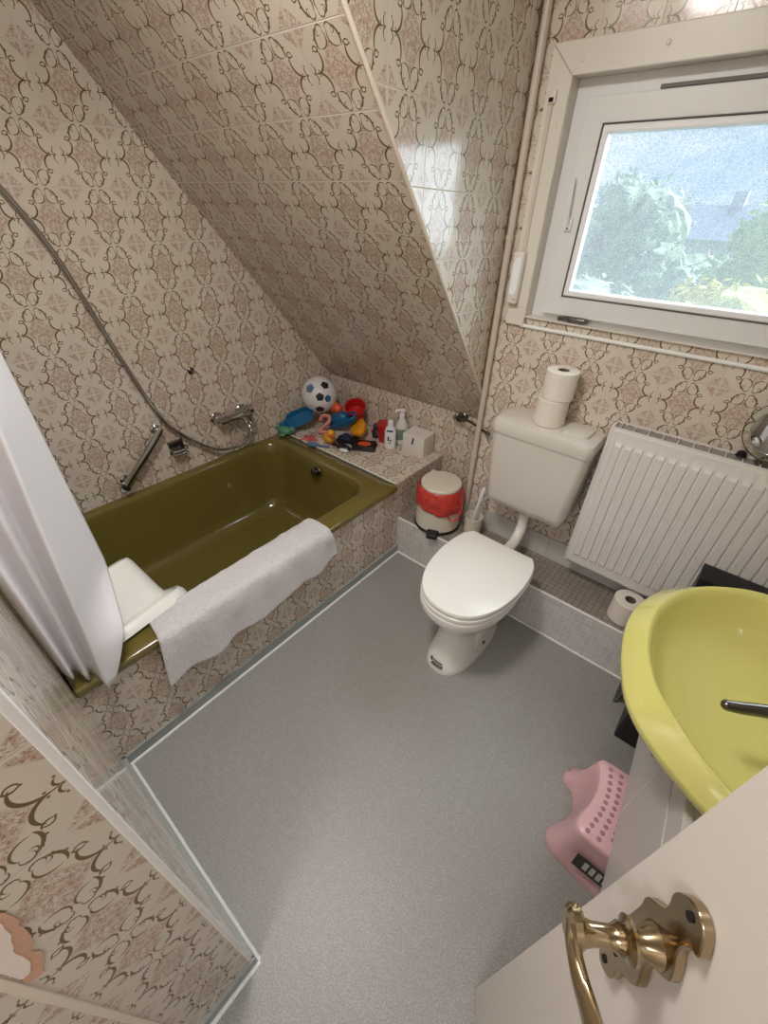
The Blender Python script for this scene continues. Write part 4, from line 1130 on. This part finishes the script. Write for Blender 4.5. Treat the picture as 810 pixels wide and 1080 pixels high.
# black waste tray and glass scale on the floor under the basin
t = thing('black_floor_crate', (1.36, -.14, 0), 'black crate on the floor between the vanity cabinet and the step', 'crate')
crl = [rrect(1.262, 1.60, -.265, -.045, .008, .001, 3), rrect(1.258, 1.61, -.270, -.035, .008, .20, 3), rrect(1.266, 1.602, -.262, -.043, .008, .20, 3), rrect(1.27, 1.593, -.255, -.052, .008, .02, 3)]
add('crate_shell', loft(crl), M['black'], t, sharp=30)
add('crate_rim', tube(rrect(1.257, 1.611, -.271, -.034, .008, .199, 3), .004, 6, closed=True), M['black'], t)
t = thing('glass_scale', (1.245, -.13, 0), 'clear glass bathroom scale leaning on the black crate', 'bathroom scale')
gl = hexa([(1.216, -.13, .002), (1.223, -.13, .002), (1.223, -.03, .002), (1.216, -.03, .002), (1.245, -.13, .16), (1.252, -.13, .16), (1.252, -.03, .16), (1.245, -.03, .16)])
add('glass_plate', gl, M['clear'], t, smooth=False)
add('edge_frame', tube([(1.2195, -.13, .003), (1.2485, -.13, .159), (1.2485, -.03, .159), (1.2195, -.03, .003)], .002, 6, closed=True), M['chrome'], t)
add('scale_foot', lathe_axis([(.011, 0), (.011, .008)], (1.228, -.11, .03), (1, 0, -.18), 14), M['black'], t)
add('scale_foot', lathe_axis([(.011, 0), (.011, .008)], (1.228, -.05, .03), (1, 0, -.18), 14), M['black'], t)

# unseen ceiling fixture, added to go with the fill light over the room
cl_ = thing('added_ceiling_lamp', (.42, -1.1, ZC), 'added round white ceiling fixture for fill light, unseen above the bathroom', 'added lamp')
add('lamp_base', lathe([(.16, 0), (.165, -.012), (.15, -.02)], (.42, -1.1, ZC), 32), M['white_trim'], cl_)

# ================================================================== OUTSIDE
struct('ground_1', bx((-60, 1.5, -6.2), (60, 90, -6)), foliage('lawn', (70, 96, 50), (110, 132, 70)))
M['leaf_grey'] = foliage('grey_green_leaves', (112, 136, 116), (176, 194, 158))
M['leaf_green'] = foliage('mid_green_leaves', (122, 156, 92), (184, 206, 124))
M['leaf_yellow'] = foliage('yellow_green_leaves', (176, 176, 70), (232, 224, 120))
M['bark'] = plain('bark', (84, 70, 56), .9)
M['house'] = plain('pale_house_wall', (206, 208, 214), .8)
M['roof'] = plain('grey_roof_tiles', (112, 124, 148), .8, var=.12, vscale=3)
def tree(x, y, zc, r, h, mat, label, seed, sq_=1.0):
    rnd = random.Random(seed)
    t = thing('garden_tree', (x, y, -6), label, 'tree', group=None)
    bm = bmesh.new()
    blobs = [(Vector((x, y, zc)), r)] + [(Vector((x + rnd.uniform(-1, 1) * r * .75, y + rnd.uniform(-.7, .7) * r, zc + rnd.uniform(-.7, .75) * r * h)), r * rnd.uniform(.4, .62)) for _ in range(9)]
    for c, rr_ in blobs:
        ico(c, rr_ * .86, 3, (1, 1, sq_), bm)
    for v in bm.verts:
        v.co += Vector((noise.noise(v.co * 2.2), noise.noise(v.co * 2.2 + Vector((9, 0, 0))), noise.noise(v.co * 2.2 + Vector((0, 9, 0))))) * r * .22
    for c, rr_ in blobs:       # loose leaf sprays
        for _ in range(150):
            d = Vector((rnd.gauss(0, 1), rnd.gauss(0, 1), rnd.gauss(0, 1))).normalized()
            p = c + Vector((d.x, d.y, d.z * sq_)) * rr_ * rnd.uniform(.85, 1.12)
            s = .035 * rnd.uniform(.8, 1.8) * r ** .4 * 2
            a = Vector((rnd.gauss(0, 1), rnd.gauss(0, 1), rnd.gauss(0, 1))).normalized(); b = d.cross(a).normalized()
            bm.faces.new([bm.verts.new(p - a * s), bm.verts.new(p + b * s * .5), bm.verts.new(p + a * s), bm.verts.new(p - b * s * .5)])
    add('crown', bm, mat, t, smooth=False)
    add('trunk', tube([(x, y, -6), (x + .05, y, -3), (x, y, zc - r * .3)], [.16 * r + .06, .12 * r + .05, .05 * r + .03], 10), M['bark'], t)
TR = [(-2.75, 15, .95, 1.25, 1.0, 'leaf_grey', 'tall grey green tree left of centre in the window view', 1),
      (-4.9, 15.5, .25, 1.5, .8, 'leaf_grey', 'broad grey green tree at the left edge of the window view', 2),
      (-1.2, 13, -.62, 1.4, .8, 'leaf_grey', 'low grey green tree in the middle of the window view', 3),
      (-2.3, 9.5, -.75, 1.15, .8, 'leaf_grey', 'nearest grey green bush tree low in the window view', 4),
      (.85, 11, .62, .95, .9, 'leaf_green', 'mid green tree at the right of the window view', 5),
      (.62, 7.0, -.05, .85, .8, 'leaf_yellow', 'yellow green sunlit tree at the lower right of the window view', 6),
      (-.55, 8.0, -1.0, .85, .8, 'leaf_grey', 'grey green tree just left of the yellow green tree', 7),
      (2.6, 12, .3, 1.3, .9, 'leaf_green', 'green tree beyond the right edge of the pane', 8)]
for x, y, z, r, h, mt, lb_, sd_ in TR: tree(x, y, z, r, h, M[mt], lb_, sd_)
hs_ = thing('neighbour_house', (-2, 32, -6), 'distant pale house with a long grey blue roof beyond the trees', 'house')
add('house_wall', bx((-9, 30, -6), (5, 36, .2)), M['house'], hs_, smooth=False)
add('roof', hexa([(-9.4, 29.5, .2), (5.4, 29.5, .2), (5.4, 36.5, .2), (-9.4, 36.5, .2), (-9.4, 32.9, 1.7), (5.4, 32.9, 1.7), (5.4, 33.1, 1.7), (-9.4, 33.1, 1.7)]), M['roof'], hs_, smooth=False)
add('chimney', bx((-3.0, 32.6, 1.3), (-2.4, 33.2, 2.3)), M['house'], hs_, smooth=False)

# sky
w = bpy.data.worlds.new('sky'); SC.world = w; w.use_nodes = True
nt = w.node_tree; bg = nt.nodes['Background']
gen = ocoord(nt, 'Generated')
mp = nt.nodes.new('ShaderNodeMapping'); mp.inputs['Scale'].default_value = (1, 1, 3.2); nt.links.new(gen, mp.inputs[0])
n1 = V(nt, noise_node(nt, mp.outputs[0], 5.5, 7, .62).outputs[0])
sx = nt.nodes.new('ShaderNodeSeparateXYZ'); nt.links.new(gen, sx.inputs[0])
elev = V(nt, sx.outputs[2])
skyc = mixc(nt, (elev * 2.2).clamp(), lin((170, 206, 240)), lin((120, 172, 230)))
cl2 = ((n1 - .40) * 4.5).clamp()
c = mixc(nt, cl2 * .8, skyc, lin((240, 246, 250)))
nt.links.new(c, bg.inputs[0]); bg.inputs[1].default_value = .5

# ------------------------------------------------------------------ lights
def light(name, kind, loc, energy, color=(1, 1, 1), size=None, rot=None, target=None, angle=None):
    l = bpy.data.lights.new(name, kind); l.energy = energy; l.color = color
    if kind == 'AREA': l.shape = 'RECTANGLE'; l.size, l.size_y = size
    if kind == 'POINT' and size: l.shadow_soft_size = size
    if kind == 'SUN' and angle: l.angle = math.radians(angle)
    o = bpy.data.objects.new(name, l); COL.objects.link(o); o.location = loc
    if target is not None: o.rotation_euler = (Vector(target) - Vector(loc)).to_track_quat('-Z', 'Y').to_euler()
    return o
light('daylight', 'SUN', (.75 + 2.8, -.9 + 6.6, .3 + 3.6), 8.6, (.87, .94, 1.0), target=(.75, -.9, .3), angle=80)
light('ceiling_fill', 'AREA', (.42, -1.1, ZC - .03), 10.5, (1.0, .965, .915), size=(.28, .28), target=(.42, -1.1, 0))  # added fill light that brightens the room from an unseen spot overhead
light('hall_fill', 'AREA', (1.2, -2.7, ZC - .04), 9, (.97, .98, 1.0), size=(.5, .5), target=(1.2, -2.7, 0))  # added fill light, stands in for brightness coming through the doorway

# ------------------------------------------------------------------ camera
cam = bpy.data.cameras.new('camera'); co = bpy.data.objects.new('camera', cam); COL.objects.link(co)
cr = Vector((.7612205, .64824534, .01792568)); cu = Vector((-.39628117, .44310827, .80412455)); cf = Vector((-.51332698, .6192197, -.59419052))
co.matrix_world = Matrix(((cr.x, cu.x, -cf.x, 1.08996351), (cr.y, cu.y, -cf.y, -1.43419333), (cr.z, cu.z, -cf.z, 1.59953421), (0, 0, 0, 1)))
cam.sensor_fit = 'VERTICAL'; cam.sensor_height = 36; cam.lens = 445.853 / 1080 * 36
cam.clip_start = .01; cam.clip_end = 300
SC.camera = co

SC.view_settings.view_transform = 'Standard'; SC.view_settings.look = 'None'
SC.view_settings.gamma = 1.0; SC.view_settings.use_curve_mapping = False
SC.view_settings.exposure = 0.8
SC.cycles.max_bounces = 10; SC.cycles.diffuse_bounces = 5; SC.cycles.transparent_max_bounces = 12
SC.cycles.use_denoising = True
SC.cycles.sample_clamp_indirect = 6
